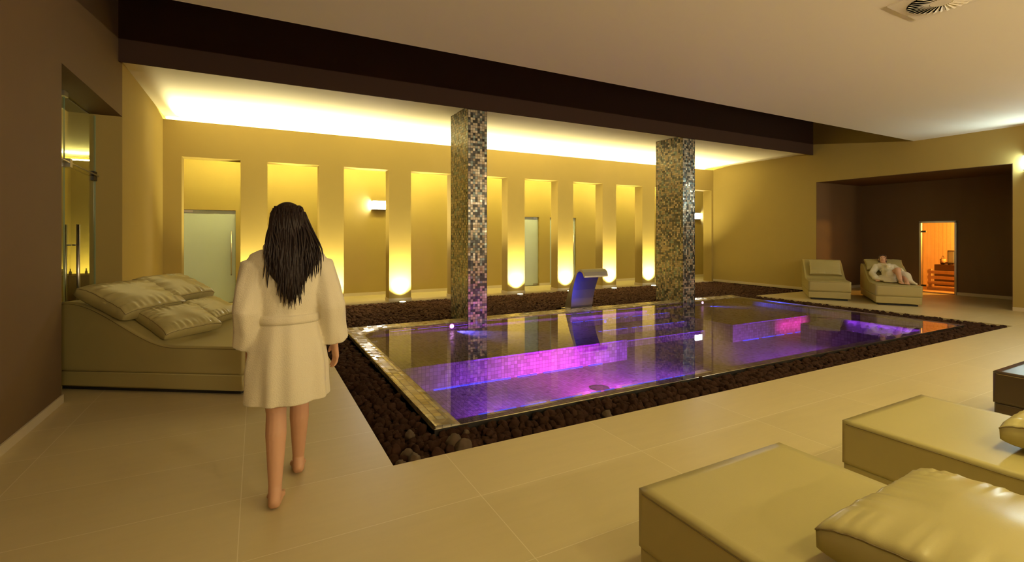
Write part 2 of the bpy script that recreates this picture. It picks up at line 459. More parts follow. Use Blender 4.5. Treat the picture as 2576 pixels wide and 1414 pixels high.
# front wall behind the viewpoint
bm = BM(); box(bm, -1.9, XR + .4, YF - .1, YF, 0, 3.95); struct('wall_front', bm, M['plaster'])
# arcade wall
OPEN = [(-1.256, -.286), (.193, 1.174), (1.676, 2.661), (3.168, 4.18), (4.68, 5.702), (6.207, 7.241), (7.754, 8.783), (9.281, 10.30), (10.80, 11.83), (12.31, 13.344)]
OZ = 3.01
piers = []
xs = XL
for a, b in OPEN:
    piers.append((xs, a)); xs = b
piers.append((xs, XE))
bm = BM()
for a, b in piers: box(bm, a, b, YA, YA2, 0, OZ)
box(bm, XL, XE, YA, YA2, OZ, ZW - .06)
box(bm, XL, XE, YA, YA + .06, ZW - .06, ZW)
struct('wall_arcade', bm, M['plaster'])
bm = BM()
for a, b in piers:
    if b <= XR:
        box(bm, a - .012 if a > XL else a, b + .012, YA - .012, YA2 + .012, 0, .075)
struct('baseboard_arcade', bm, M['skirting'])
# corridor wall with three recessed frosted doors
DOORS = [(-1.40, -.42), (6.62, 7.56), (7.95, 8.93)]
DZ = 2.075
bm = BM()
x = XL
for a, b in DOORS:
    box(bm, x, a, YC, YC + .2, 0, ZC); box(bm, a, b, YC, YC + .2, DZ, ZC); x = b
box(bm, x, XE, YC, YC + .2, 0, ZC)
box(bm, XE, XE + .1, YA, YC + .2, 0, ZC)
struct('wall_corridor', bm, M['plaster'])
bm = BM()
x = XL
for a, b in DOORS + [(XE, XE)]:
    box(bm, x, a, YC - .012, YC, 0, .075); x = b
struct('baseboard_corridor', bm, M['skirting'])
bm = BM()
box(bm, XL, XL + .012, YF, 5.70, 0, .075)
box(bm, XL - .33, XL + .012, 5.70, 5.712, 0, .075)
box(bm, XL, XL + .012, 7.90, YA, 0, .075)
struct('baseboard_left', bm, M['skirting'])
bm = BM()
box(bm, XR - .012, XR, YF, RY0, 0, .075)
box(bm, XR - .012, XR, RY1, YA, 0, .075)
box(bm, RX - .012, RX, RY0 - .5, SY0 - .02, 0, .075)
box(bm, RX - .012, RX, SY1 + .02, RY1, 0, .075)
box(bm, XR + .4, RX, RY1 - .012, RY1, 0, .075)
struct('baseboard_right', bm, M['skirting'])
for i, (a, b) in enumerate(DOORS):
    d = tag(empty('door_%d' % (i + 1), (a, YC + .06, 0)), kind='structure')
    bm = BM(); box(bm, 0.004, b - a - .004, 0, .012, .012, DZ - .005); obj('frosted_pane', bm, M['frost'], d)
    bm = BM(); box(bm, b - a - .006, b - a - .0035, -.001, .013, .012, DZ - .006); obj('pane_edge', bm, M['glass_edge'], d)
    for z in (.012, DZ - .06):
        bm = BM()
        if i == 1: box(bm, b - a - .17, b - a - .004, -.008, .02, z, z + .05)
        else: box(bm, .004, .17, -.008, .02, z, z + .05)
        obj('pivot_clamp', bm, M['steel_soft'], d)
    hx = .06 if i == 1 else b - a - .085
    bm = BM(); cyl(bm, (hx, -.045, .62), (hx, -.045, 1.62), .013)
    for z in (.75, 1.49): cyl(bm, (hx, -.045, z), (hx, 0, z), .008)
    obj('pull_handle', bm, M['steel'], d, True)

# cove tubes lying on top of the arcade wall, hidden behind its front edge
cv = empty('cove_light', (6.0, 11.15, ZW - .06), 0, 'long warm cove tube lying on top of the arcade wall', 'cove light')
bm = BM(); box(bm, XL + .05 - 6, XR - .1 - 6, .08, .150, .001, .010); obj('mounting_rail', bm, M['vent'], cv)
bm = BM()
for k in range(12):
    xa = XL + .08 - 6 + k * (XR - XL - .2) / 12
    cyl(bm, (xa, .148, .024), (xa + (XR - XL - .2) / 12 - .01, .148, .024), .013, seg=8)
obj('tube', bm, M['cove'], cv)
for k in range(5):   # area lights added to widen the tubes' wash over the ceiling
    xa = -1.3 + (k + .5) * 2.89
    l = light('cove_wash', 'AREA', (xa, 11.20, 3.708), L_WASH, WASH, (xa, 9.2, 3.708 + 2 * math.tan(math.radians(7))), sx=2.89, sy=.03)
    l.data.spread = math.radians(13)

# ------------------------------------------------------------------ mosaic columns
for (x0, x1, y0, y1, lab) in ((3.25, 3.61, 7.73, 8.56, 'square column of dark and gold mosaic standing nearest the robed woman'),
                             (8.48, 8.86, 7.73, 8.55, 'square mosaic column beyond the steel water spout, with white lamp glints')):
    c = empty('mosaic_column', (x0, y0, -.5), 0, lab, 'column', 'mosaic columns by the pool')
    c['kind'] = 'thing'
    bm = BM(); box(bm, 0, x1 - x0, 0, y1 - y0, 0, ZC + .5); obj('shaft', bm, M['mosaic'], c)
    bm = BM()
    for px, py in ((0, 0), (x1 - x0, 0), (0, y1 - y0)):
        box(bm, px - .003, px + .003, py - .003, py + .003, .5, ZC + .5)
    obj('corner_bead', bm, M['darkmetal'], c)

# ------------------------------------------------------------------ pool
PX0, PX1, PY0, PY1 = 1.22, 10.47, 3.55, 8.0
IX, IY, IRAD = 1.45, 7.75, 0.36
BT, FL = -0.115, -0.43
pool = empty('swimming_pool', (0, 0, 0), 0, 'rectangular hydrotherapy pool glowing violet, edged with gold mosaic, amid the lava stones', 'pool')
bm = BM()
box(bm, PX0, PX1, PY0, PY1, -.55, FL)
box(bm, PX0, IX, PY0, PY1, FL, -.02)
box(bm, IX, PX1, IY, PY1, FL, -.02)
box(bm, 10.22, PX1, PY0, IY, FL, -.02)
box(bm, IX, 10.22, PY0, 3.80, FL, -.05)
v = [bm.verts.new(p) for p in ((IX, 3.8, -.05), (IX, IY, -.05), (IX, IY, FL), (IX, 3.8, FL), (1.80, 3.8, FL), (1.80, IY, FL))]
bm.faces.new((v[0], v[1], v[5], v[4])); bm.faces.new((v[0], v[4], v[3])); bm.faces.new((v[1], v[2], v[5]))
obj('basin', bm, M['pooltile'], pool)
# curb with a rounded inner corner, sloping into the water
inner = [(IX, PY0), (IX, 4.5), (IX, 5.5), (IX, 6.5), (IX, IY - IRAD)]
outer = [(PX0, PY0), (PX0, 4.5), (PX0, 5.5), (PX0, 6.5), (PX0, IY - IRAD)]
for k in range(1, 9):
    t = PI - k * PI / 16
    inner.append((IX + IRAD + IRAD * math.cos(t), IY - IRAD + IRAD * math.sin(t)))
    s = k / 8
    outer.append((PX0, IY - IRAD + (PY1 - IY + IRAD) * min(1, 2 * s)) if s <= .5 else (PX0 + (IX + IRAD - PX0) * (2 * s - 1), PY1))
for x in (3.0, 4.5, 6, 7.5, 9, PX1):
    inner.append((x, IY)); outer.append((x, PY1))
bm = BM()
prof = [(0, -.12), (0, .028), (.05, .034), (.72, .020), (.92, .006), (1.0, -.012), (1.0, -.07)]
rows = []
for (ix, iy), (ox, oy) in zip(inner, outer):
    rows.append([bm.verts.new((ox + (ix - ox) * s, oy + (iy - oy) * s, z)) for s, z in prof])
for a, b in zip(rows, rows[1:]):
    for k in range(len(prof) - 1): bm.faces.new((a[k], a[k + 1], b[k + 1], b[k]))
bm.faces.new(rows[0]); bm.faces.new(rows[-1][::-1])
obj('curb', bm, M['curbtile'], pool)
bm = BM(); box(bm, IX + .002, 5.1, 5.76, IY - .002, FL, BT); bevel_all(bm, .008, 1); obj('bench', bm, M['pooltile'], pool)
bm = BM(); box(bm, 7.63, 10.2, 5.80, IY - .002, FL, BT); bevel_all(bm, .008, 1); obj('bench', bm, M['pooltile'], pool)
bm = BM(); box(bm, 8.93, 10.2, 3.86, 5.35, FL, BT - .01); bevel_all(bm, .008, 1); obj('bench', bm, M['pooltile'], pool)
for k, (ya, yb, z) in enumerate(((7.30, 7.748, -.09), (6.85, 7.298, -.20), (6.4, 6.848, -.31))):
    bm = BM(); box(bm, 5.105, 7.625, ya, yb, FL, z); obj('step', bm, M['pooltile'], pool)
bm = BM(); box(bm, PX0 - .012, PX1 + .012, PY0 - .014, PY0 - .001, -.2, .008); box(bm, PX1 + .001, PX1 + .014, PY0 - .014, PY1, -.2, .008)
bevel_all(bm, .003, 2); obj('steel_edge', bm, M['steel'], pool)
# water sheet: runs over the front and right rim
bm = BM()
nx, ny = 60, 30
xs = [IX - .06 + (PX1 - IX + .06) * i / nx for i in range(nx + 1)]
ys = [PY0 + (IY + .04 - PY0) * j / ny for j in range(ny + 1)]
g = [[bm.verts.new((x, y, 0)) for y in ys] for x in xs]
for i in range(nx):
    for j in range(ny):
        if xs[i + 1] < IX + IRAD and ys[j + 1] > IY - IRAD + .12 and (xs[i] - IX - IRAD) ** 2 + (ys[j + 1] - IY + IRAD) ** 2 > (IRAD + .05) ** 2: continue
        bm.faces.new((g[i][j], g[i + 1][j], g[i + 1][j + 1], g[i][j + 1]))
obj('water_surface', bm, M['water'], pool)
# strips of coloured light set into the tile edges
def led(x0, x1, y0, y1, z0, z1, m):
    bm = BM(); x = x0
    while x < x1:    # glints broken up by the tile joints
        d = random.uniform(.08, .34); box(bm, x, min(x + d, x1), y0, y1, z0, z1); x += d + random.choice((.012, .012, .05, .11))
    obj('light_strip', bm, m, pool)
led(1.95, 4.6, 5.735, 5.758, FL, FL + .012, M['led_blue'])
led(2.5, 5.0, 5.752, 5.760, BT - .012, BT - .004, M['led_violet'])
led(1.7, 4.2, 3.80, 3.815, -.055, -.045, M['led_blue'])
led(7.9, 9.7, 5.775, 5.798, FL, FL + .010, M['led_blue'])
led(7.9, 9.9, 5.792, 5.80, BT - .012, BT - .004, M['led_violet'])
for (y, z, m) in ((7.745, -.03, 'led_violet'), (7.294, -.098, 'led_blue'), (6.844, -.208, 'led_blue'), (6.394, -.318, 'led_violet')):
    led(5.15, 7.55, y - .006, y + .002, z - .004, z + .004, M[m])
led(1.9, 3.4, 7.742, 7.747, -.045, -.038, M['led_violet'])
def pool_lamp(x, y, z, nrm=(0, -1, 0), m='jet_pink', r=.035):
    p = Vector((x, y, z)); n = Vector(nrm)
    lamp = None
    bm = BM(); cyl(bm, p, p + n * .012, r * 1.35, seg=20); lamp = obj('pool_lamp', bm, M['steel'], pool, False)
    bm = BM(); cyl(bm, p + n * .0125, p + n * .018, r, seg=20); obj('lens', bm, M[m], lamp)
pool_lamp(2.95, 7.745, -.045)
pool_lamp(9.12, 7.745, -.045, r=.028)
pool_lamp(5.9, 7.292, -.14, m='led_blue', r=.03)
bm = BM(); 
cyl(bm, (3.84, 4.84, FL + .001), (3.84, 4.84, FL + .008), .12, seg=32)
dr = obj('floor_drain', bm, M['steel'], pool)
bm = BM()
for k in range(-3, 4): box(bm, 3.84 - .07, 3.84 + .07, 4.84 + k * .022 - .004, 4.84 + k * .022 + .004, FL + .0082, FL + .010)
obj('slots', bm, M['darkmetal'], dr)
# coloured light inside the pool
VIO, MAG, BLU = (0.36, 0.06, 1.0), (1.0, 0.04, 0.62), (0.04, 0.07, 1.0)
P_ = L_POOL
light('pool_light', 'SPOT', (2.95, 7.71, -.03), 70 * P_, (.13, .12, 1.0), (3.9, 6.4, -.20), .02, 60, .9)
light('pool_light', 'SPOT', (9.12, 7.70, -.05), 30 * P_, BLU, (10.2, 6.6, -.2), .02, 50, .9)
def bar(x, y, z, tgt, e, c, sx):
    l = light('pool_light', 'AREA', (x, y, z), e * P_, c, tgt, sx=sx, sy=.05); l.data.spread = math.radians(60); return l
bar(3.7, 3.84, -.22, (3.7, 5.76, -.45), 4.2, MAG, .6)
bar(9.4, 5.36, -.22, (9.4, 5.8, -.26), 1.2, MAG, .9)
def bar2(p, tgt, e, c, sx, sy=.04, spread=150):
    l = light('pool_light', 'AREA', p, e * P_, c, tgt, sx=sx, sy=sy); l.data.spread = math.radians(spread)
bar2((2.6, 3.83, -.12), (2.8, 4.75, -.43), 9, VIO, 1.4, spread=66)
bar2((4.4, 3.83, -.12), (4.4, 4.75, -.43), 12, VIO, 2.0, spread=66)
bar2((3.9, 3.83, -.12), (3.9, 4.65, -.43), 5, (.8, .04, .9), 1.0, spread=66)
bar2((7.6, 3.83, -.12), (7.6, 4.75, -.43), 7, VIO, 2.0, spread=66)
bar2((10.2, 4.6, -.055), (9.6, 4.6, -.10), .7, VIO, 1.2, .02)
bar2((6.4, 7.73, -.05), (6.4, 7.0, -.25), .5, (.42, .05, 1.0), 2.0, .02)
light('pool_light', 'SPOT', (5.75, 7.30, -.03), 45 * P_, BLU, (5.95, 8.0, .5), .03, 80, 1.0)

# ------------------------------------------------------------------ steel water spout
sp = empty('water_spout', (5.66, 8.1, 0), 0, 'curved brushed steel water spout rising from the lava stones behind the pool', 'water spout')
front = [(-.02, -.06), (-.03, .05), (-.05, .22), (-.09, .40), (-.15, .57), (-.215, .70), (-.255, .765), (-.31, .80), (-.375, .795), (-.43, .755), (-.455, .705), (-.462, .685)]
back = [(.20, -.06), (.19, .05), (.125, .22), (.045, .40), (-.055, .58), (-.15, .72), (-.215, .795), (-.30, .838), (-.39, .832), (-.46, .785), (-.487, .715), (-.490, .685)]
W_ = .585
bm = BM()
rings = []
for (fy, fz), (by, bz) in zip(front, back):
    e = .03 if fz < .7 else 0
    x0, x1 = 0, W_ - .05 + .07 * max(0, fz)
    rings.append([(x0, fy, fz), (x1, fy, fz), (x1, by, bz), (x0, by, bz)])
loft(bm, rings)
bevel_all(bm, .003, 2, 50)
o = obj('curved_sheet', bm, M['spout'], sp)
bm = BM(); box(bm, -.05, W_ + .02, -.06, .26, -.06, .012); bevel_all(bm, .004, 2); obj('base_plate', bm, M['steel_soft'], sp)

# ------------------------------------------------------------------ lava gravel
def rock_mesh(name, sub, seed, mat=None):
    bm = BM(); bmesh.ops.create_icosphere(bm, subdivisions=sub, radius=1.0)
    r = random.Random(seed); off = Vector((r.uniform(0, 99), r.uniform(0, 99), r.uniform(0, 99)))
    for vv in bm.verts:
        n = vv.co.normalized()
        d = 1 + .32 * mnoise.noise(n * 1.3 + off) + .16 * mnoise.noise(n * 3.1 + off) + .09 * mnoise.noise(n * 7 + off)
        vv.co = n * d
    me = bpy.data.meshes.new(name); bm.to_mesh(me); bm.free()
    me.polygons.foreach_set('use_smooth', [True] * len(me.polygons))
    if mat: me.materials.append(mat)
    return me
def arr(me):
    v = np.empty(len(me.vertices) * 3); me.vertices.foreach_get('co', v)
    f = np.empty(len(me.polygons) * 3, dtype=np.int64); me.polygons.foreach_get('vertices', f)
    return v.reshape(-1, 3), f.reshape(-1, 3)
hi = [rock_mesh('lava_stone', 3, 40 + i, M['lava'] if i < 5 else M['lava_red']) for i in range(7)]
lo = [arr(rock_mesh('r', 1, 80 + i)) for i in range(6)]
mid = [arr(rock_mesh('r', 2, 90 + i)) for i in range(5)]
def blocked(x, y, r):
    if PX0 - .02 - r * .6 < x < PX1 + .02 + r * .6 and PY0 - .02 - r * .6 < y < PY1 + r * .5: return True
    for a, b in ((3.25, 3.61), (8.48, 8.86)):
        if a - r < x < b + r and 7.7 - r < y < 8.56 + r: return True
    if 5.58 - r < x < 6.30 + r and 8.0 - r < y < 8.38 + r: return True
    return False
stones = []   # x, y, z, r
def fill(x0, x1, y0, y1, step, r0, r1, layers=2):
    for L in range(layers):
        nx_, ny_ = int((x1 - x0) / step), int((y1 - y0) / step)
        for i in range(nx_ + 1):
            for j in range(ny_ + 1):
                r = random.uniform(r0, r1)
                x = x0 + (i + random.uniform(-.35, .35) + .5 * (L % 2)) * step; y = y0 + (j + random.uniform(-.35, .35) + .5 * (j % 2)) * step
                if x < LX0 + r * .85 or y < LY0 + r * .85 or (x > LX1 - r * .85 and y < 7.75) or x > XR - r or y > YA - r * .9: continue
                if x > LX1 and y < 7.80 + r: continue
                if blocked(x, y, r): continue
                stones.append((x, y, -.075 + L * .042 + random.uniform(-.012, .012), r))
fill(LX0, LX1, LY0, PY0, .062, .026, .046)
fill(LX0, PX0, PY0, PY1, .062, .026, .044)
fill(PX1, LX1, PY0, PY1, .066, .028, .046)
fill(LX0, XR, PY1 - .02, YA, .072, .030, .046)
pale_spec = [  # x, y, r, label
    (1.275, 3.30, .075, 'large flat tan lava stone beside the pool corner near the floor edge'),
    (1.31, 3.215, .062, 'rounded grey lava stone touching the floor edge, below the pool corner'),
    (0.945, 3.185, .052, 'pale wet lava stone nearest the front left corner of the gravel bed'),
    (0.845, 3.165, .042, 'flat whitish lava stone in the very corner of the gravel bed'),
    (0.925, 3.31, .040, 'small tan lava stone just inside the front left corner of the bed'),
    (1.12, 3.205, .050, 'rust red lava stone with a crack at the floor edge'),
    (1.425, 3.43, .034, 'small tan lava stone tucked against the front pool rim'),
    (1.03, 3.60, .045, 'pale tan lava stone beside the left pool curb'),
    (2.62, 3.21, .048, 'tan lava stone at the floor edge halfway to the near column reflection'),
]
stones = [s for s in stones if all((s[0] - p[0]) ** 2 + (s[1] - p[1]) ** 2 > (p[2] * .85 + s[3] * .6) ** 2 or s[2] < -.06 for p in pale_spec)]
stones.sort(key=lambda s: -(s[3] * (1.6 if s[2] > -.05 else .5)) / math.hypot(s[0], s[1]))
def put_rock(me, x, y, z, r):
    o = bpy.data.objects.new('lava_stone', me); COL.objects.link(o)
    o.location = (x, y, z); o.rotation_euler = (random.uniform(0, 6), random.uniform(0, 6), random.uniform(0, 6))
    o.scale = (r * random.uniform(.95, 1.25), r * random.uniform(.85, 1.1), r * random.uniform(.75, .95))
    return o
pale_mesh = [rock_mesh('lava_stone', 3, 140 + i, M['lava_pale'] if i != 5 else M['lava_red']) for i in range(len(pale_spec))]
for (x, y, r, lab), me in zip(pale_spec, pale_mesh):
    tag(put_rock(me, x, y, -.03, r), lab, 'stone', 'lava stones around the pool')
NI = 290
for s in stones[:NI]:
    tag(put_rock(random.choice(hi), *s), 'dark brown lava stone in the near part of the gravel bed', 'stone', 'lava stones around the pool')
def merge(name, lst, bank, mat):
    VV, FF = [], []; base = 0
    for (x, y, z, r) in lst:
        v, f = bank[rng.integers(len(bank))]
        q = rng.normal(size=4); q /= np.linalg.norm(q); a, b, c, d = q
        R = np.array([[1 - 2 * (c * c + d * d), 2 * (b * c - a * d), 2 * (b * d + a * c)], [2 * (b * c + a * d), 1 - 2 * (b * b + d * d), 2 * (c * d - a * b)], [2 * (b * d - a * c), 2 * (c * d + a * b), 1 - 2 * (b * b + c * c)]])
        sc = r * np.array([rng.uniform(.95, 1.25), rng.uniform(.85, 1.1), rng.uniform(.75, .95)])
        VV.append((v @ R.T) * sc + np.array([x, y, z])); FF.append(f + base); base += len(v)
    V = np.concatenate(VV); Fc = np.concatenate(FF)
    me = bpy.data.meshes.new(name)
    me.vertices.add(len(V)); me.vertices.foreach_set('co', V.ravel())
    me.loops.add(Fc.size); me.loops.foreach_set('vertex_index', Fc.ravel().astype(np.int32))
    me.polygons.add(len(Fc)); me.polygons.foreach_set('loop_start', np.arange(0, Fc.size, 3, dtype=np.int32))
    me.polygons.foreach_set('loop_total', np.full(len(Fc), 3, dtype=np.int32))
    me.polygons.foreach_set('use_smooth', np.ones(len(Fc), dtype=bool))
    me.update(calc_edges=True); me.materials.append(mat)
    o = bpy.data.objects.new(name, me); COL.objects.link(o); return o
rest = stones[NI:]
nearr = [s for s in rest if math.hypot(s[0], s[1]) < 6.5]; farr = [s for s in rest if math.hypot(s[0], s[1]) >= 6.5]
gr = merge('lava_gravel', nearr, mid, M['lava'])
tag(gr, 'dark brown lava gravel filling the bed around the pool', 'gravel', None, 'stuff')
gf = merge('lava_gravel_field', farr, lo, M['lava']); gf.parent = gr
bm = BM()
for a in ((LX0, LX1, LY0, PY0 - .02), (LX0, PX0 - .001, PY0 - .02, PY1), (PX1 + .02, LX1, PY0 - .02, PY1), (LX0, XR, PY1 + .001, YA - .013)):
    box(bm, *a, -.14, -.075)
o = obj('gravel_base', bm, M['bed_soil'], gr)

# ------------------------------------------------------------------ lamps
def sconce(name, loc, rotz, lab, glow, cat='wall lamp', group=None, s=1.0):
    t = empty(name, loc, rotz, lab, cat, group)     # local -y points into the room
    bm = BM(); box(bm, -.17 * s, .17 * s, -.012, 0, -.10 * s, .10 * s); bevel_all(bm, .004, 1); obj('back_plate', bm, M['steel_soft'], t)
    bm = BM()
    for z in (-.118 * s, .106 * s): box(bm, -.19 * s, .19 * s, -.13, 0, z, z + .012)
    bevel_all(bm, .003, 1); obj('frame_bar', bm, M['steel_soft'], t)
    bm = BM(); box(bm, -.155 * s, .155 * s, -.105, -.014, -.090 * s, .090 * s); bevel_all(bm, .02, 3); obj('diffuser', bm, M[glow], t)
    return t
sconce('wall_lamp', (2.77, YC, 2.285), 0, 'glowing white wall lamp in the third bay of the corridor wall', 'cool_glow', group='white corridor wall lamps')
sconce('wall_lamp', (14.38, YC, 2.235), 0, 'glowing white wall lamp seen through the last opening by the right corner', 'cool_glow', group='white corridor wall lamps')
sconce('wall_lamp', (XR, 3.36, 2.95), -PI / 2, 'bright daylight white wall lamp at the right picture edge above the pier', 'right_glow', s=1.3)
sconce('wall_lamp', (7.9, YF, 2.75), PI, 'cool white lamp on the wall behind the viewpoint', 'right_glow')
for x in (.5, 3.5, 6.0, 10.0, 12.4):  # wall troughs added out of view to brighten the near ceiling
    t = empty('fill_uplighter', (x, YF, 2.5), 0, 'trough lamp added behind the viewpoint to fill the ceiling with light', 'wall lamp', 'added uplighters on the front wall')
    bm = BM(); box(bm, -.35, .35, .0, .16, -.08, .02); bevel_all(bm, .01, 2); obj('trough', bm, M['vent'], t)
    l = light('ceiling_fill_light', 'AREA', (x, YF + .10, 2.54), L_UP_FILL, (1.0, .79, .48), (x, YF + 1.6, 3.7), sx=.6, sy=.1)
for x, y in ((1.8, -1.4), (4.0, -1.4), (6.2, -1.4), (8.4, -1.4), (3.0, .2), (5.2, .2), (7.4, .2), (9.4, .4)):  # ceiling lamps added out of view to light the floor from above
    t = empty('added_downlight', (x, y, 3.70), 0, 'round ceiling lamp added out of view to fill the floor with light', 'fill_lamp', 'added ceiling downlights over the loungers')
    bm = BM(); cyl(bm, (0, 0, -.012), (0, 0, 0), .115, seg=32); obj('rim', bm, M['vent'], t)
    bm = BM(); cyl(bm, (0, 0, -.014), (0, 0, -.0125), .095, seg=32); obj('lens', bm, M['front_glow'], t)
    l = light('fill_lamp', 'AREA', (x, y, 3.68), L_DOWN_FILL, (1.0, .87, .34), (x, y, 0), sx=.18, sy=.18)
    l.data.spread = math.radians(115)

UP = [(.5 * (a + b)) for a, b in piers[1:-1]]
UPN = ['behind the walking woman', 'just right of the walking woman', 'left of the near mosaic column', 'hidden behind the near mosaic column', 'right of the near mosaic column',
       'behind the steel water spout', 'right of the steel water spout', 'left of the far mosaic column', 'behind the far mosaic column']
for x, nm in zip(UP, UPN):
    t = empty('ground_uplight', (x, 10.74, -.02), 0, 'round ground uplight at the foot of the pier ' + nm, 'uplight', 'uplights at the arcade piers')
    bm = BM(); cyl(bm, (0, 0, -.08), (0, 0, .035), .085, seg=24); obj('housing', bm, M['steel_soft'], t)
    bm = BM(); cyl(bm, (0, 0, .0355), (0, 0, .042), .068, seg=24); obj('lens', bm, M['up_lens'], t)
    light('uplight', 'SPOT', (x, 10.74, .04), L_UPLIGHT, (1.0, .86, .36), (x, 10.96, .95), .035, 100, 1.0)

# ------------------------------------------------------------------ ceiling vent
vt = empty('ceiling_vent', (5.62, 2.06, 3.70), 0, 'square white ceiling vent with a round swirl of slats', 'vent')
bm = BM(); box(bm, -.30, .30, -.30, .30, -.014, 0); bevel_all(bm, .004, 1); obj('plate', bm, M['vent'], vt)
bm = BM(); cyl(bm, (0, 0, -.0145), (0, 0, -.0155), .25, seg=48); obj('opening', bm, M['black'], vt)
for k in range(30):
    a = 2 * PI * k / 30
    bm = BM()
    ca, sa = math.cos(a), math.sin(a); tx, ty = -sa, ca
    pts = []
    for r_, hw in ((.085, .006), (.17, .015), (.245, .020)):
        cx_, cy_ = ca * r_ + tx * (r_ - .08) * .15, sa * r_ + ty * (r_ - .08) * .15
        pts.append([(cx_ - tx * hw, cy_ - ty * hw, -.017), (cx_ + tx * hw, cy_ + ty * hw, -.030), (cx_ + tx * hw, cy_ + ty * hw, -.033), (cx_ - tx * hw, cy_ - ty * hw, -.020)])
    loft(bm, pts); obj('slat', bm, M['vent'], vt)
bm = BM(); cyl(bm, (0, 0, -.016), (0, 0, -.030), .088, .080, seg=32); obj('hub', bm, M['vent'], vt)

# ------------------------------------------------------------------ glass entrance on the left
gd = empty('glass_door', (-1.82, 5.72, 0), 0, 'clear frameless glass door in the left wall opening behind the bed', 'door')
for ya, yb in ((.02, 1.06), (1.07, 2.165)):
    bm = BM(); box(bm, -.005, .005, ya, yb, .01, 3.03); obj('glass_pane', bm, M['glass'], gd)
bm = BM(); box(bm, -.006, .006, 1.058, 1.063, .01, 3.03); box(bm, -.006, .006, 2.165, 2.170, .01, 3.03); obj('pane_edge', bm, M['glass_edge'], gd)
for z in (2.20, .25):
    bm = BM(); box(bm, -.02, .02, 2.04, 2.175, z, z + .055); box(bm, -.02, .02, 2.04, 2.175, z + .062, z + .117); bevel_all(bm, .003, 1); obj('hinge', bm, M['darkmetal'], gd)
bm = BM(); cyl(bm, (.05, .25, 2.31), (.05, 2.10, 2.26), .008); obj('stabiliser_bar', bm, M['steel'], gd, True)
bm = BM(); box(bm, -.03, .06, 1.02, 1.10, 2.24, 2.33); bevel_all(bm, .004, 1); obj('bar_clamp', bm, M['steel_soft'], gd)
bm = BM(); box(bm, -.025, .025, .98, 1.10, 2.99, 3.045); obj('top_clamp', bm, M['steel_soft'], gd)
for sx_ in (1, -1):
    bm = BM(); cyl(bm, (.055 * sx_, 1.30, .45), (.055 * sx_, 1.30, 1.63), .017, seg=14)
    for z in (.62, 1.40): cyl(bm, (.005 * sx_, 1.30, z), (.055 * sx_, 1.30, z), .009, seg=10)
    obj('pull_handle', bm, M['steel'], gd, True)
# the lit room beyond the glass
bm = BM()
box(bm, -4.8, XL - .33, 11.6, 11.7, 0, 2.90)
box(bm, -4.9, -4.8, YF, 11.7, 0, 3.8); box(bm, -4.8, XL - .33, 4.2, 4.3, 0, 3.8)
box(bm, -4.8, -3.02, 11.3, 11.6, 0, 2.90)
struct('wall_beyond', bm, M['plaster'])
bm = BM(); box(bm, -4.8, XL - .34, 4.2, 12.4, 3.05, 3.15); struct('ceiling_beyond', bm, M['ceiling'])
bm = BM(); box(bm, -4.8, XL - .33, 12.3, 12.4, 2.6, 3.1); struct('wall_beyond_end', bm, M['plaster'])
t = empty('cove_light', (-3.3, 11.65, 2.90), 0, 'warm cove tube on the wall top of the room behind the glass door', 'cove light')
bm = BM(); cyl(bm, (-1.4, .03, .02), (1.4, .03, .02), .013, seg=8); obj('tube', bm, M['cove_dim'], t)
ct = empty('bar_counter', (-3.3, 10.95, 0), 0, 'dark counter behind the glass door with small bottles on top', 'counter')
bm = BM(); box(bm, -1.4, 1.4, -.25, .25, 0, .80); obj('body', bm, M['dark'], ct)
bm = BM(); box(bm, -1.42, 1.42, -.27, .27, .80, .83); bevel_all(bm, .004, 1); obj('top', bm, M['dark'], ct)
light('counter_light', 'AREA', (-3.0, 11.25, .72), 60, WARM, (-3.0, 11.62, 1.1), sx=2.4, sy=.06)
bot = empty('bottle', (-3.35, 10.8, .83), 0, 'small bottle in the row on the counter behind the glass door', 'bottle', 'small bottles on the counter')
bm = BM()
prof = [(.018, 0), (.020, .01), (.020, .055), (.008, .072), (.008, .10), (.010, .101), (.010, .108)]
loft(bm, [[(r * math.cos(2 * PI * k / 12), r * math.sin(2 * PI * k / 12), z) for k in range(12)] for r, z in prof]); obj('flask', bm, M['bottle_dark'], bot, True)
for k in range(1, 11):
    o = bot.copy(); COL.objects.link(o); o.location = (-3.35 + k * .105, 10.8 + (.03 if k % 3 else 0), .83)
    for ch in bot.children:
        c2 = ch.copy(); COL.objects.link(c2); c2.parent = o

# ------------------------------------------------------------------ sauna behind the recess wall
sd = tag(empty('door_4', (RX - .01, SY0, 0)), kind='structure')
bm = BM()
for a in ((-.02, .05, -.03, .012, 0, SZ + .02), (-.02, .05, SY1 - SY0 - .012, SY1 - SY0 + .03, 0, SZ + .02), (-.02, .05, -.03, SY1 - SY0 + .03, SZ - .012, SZ + .03)):
    box(bm, *a)
obj('door_frame', bm, M['steel_soft'], sd)
bm = BM(); box(bm, .02, .028, .014, SY1 - SY0 - .014, .03, SZ - .014); obj('glass_pane', bm, M['glass'], sd)
for z in (.16, 1.60):
    bm = BM(); box(bm, .008, .036, SY1 - SY0 - .11, SY1 - SY0 - .012, z, z + .045); obj('hinge', bm, M['darkmetal'], sd)
bm = BM(); box(bm, -.02, .12, 0, SY1 - SY0, 0, .03); obj('threshold', bm, M['pine_plain'], sd)
SX0, SX1 = RX + .121, 18.1
bm = BM()
box(bm, SX0, SX1, 4.5, 8.2, -.05, 0.0); struct('floor_sauna', bm, M['pine_plain'])
bm = BM()
box(bm, SX1, SX1 + .05, 4.5, 8.2, 0, 2.2); box(bm, SX0, SX1, 8.2, 8.25, 0, 2.2); box(bm, SX0, SX1, 4.45, 4.5, 0, 2.2)
struct('wall_sauna', bm, M['pine'])
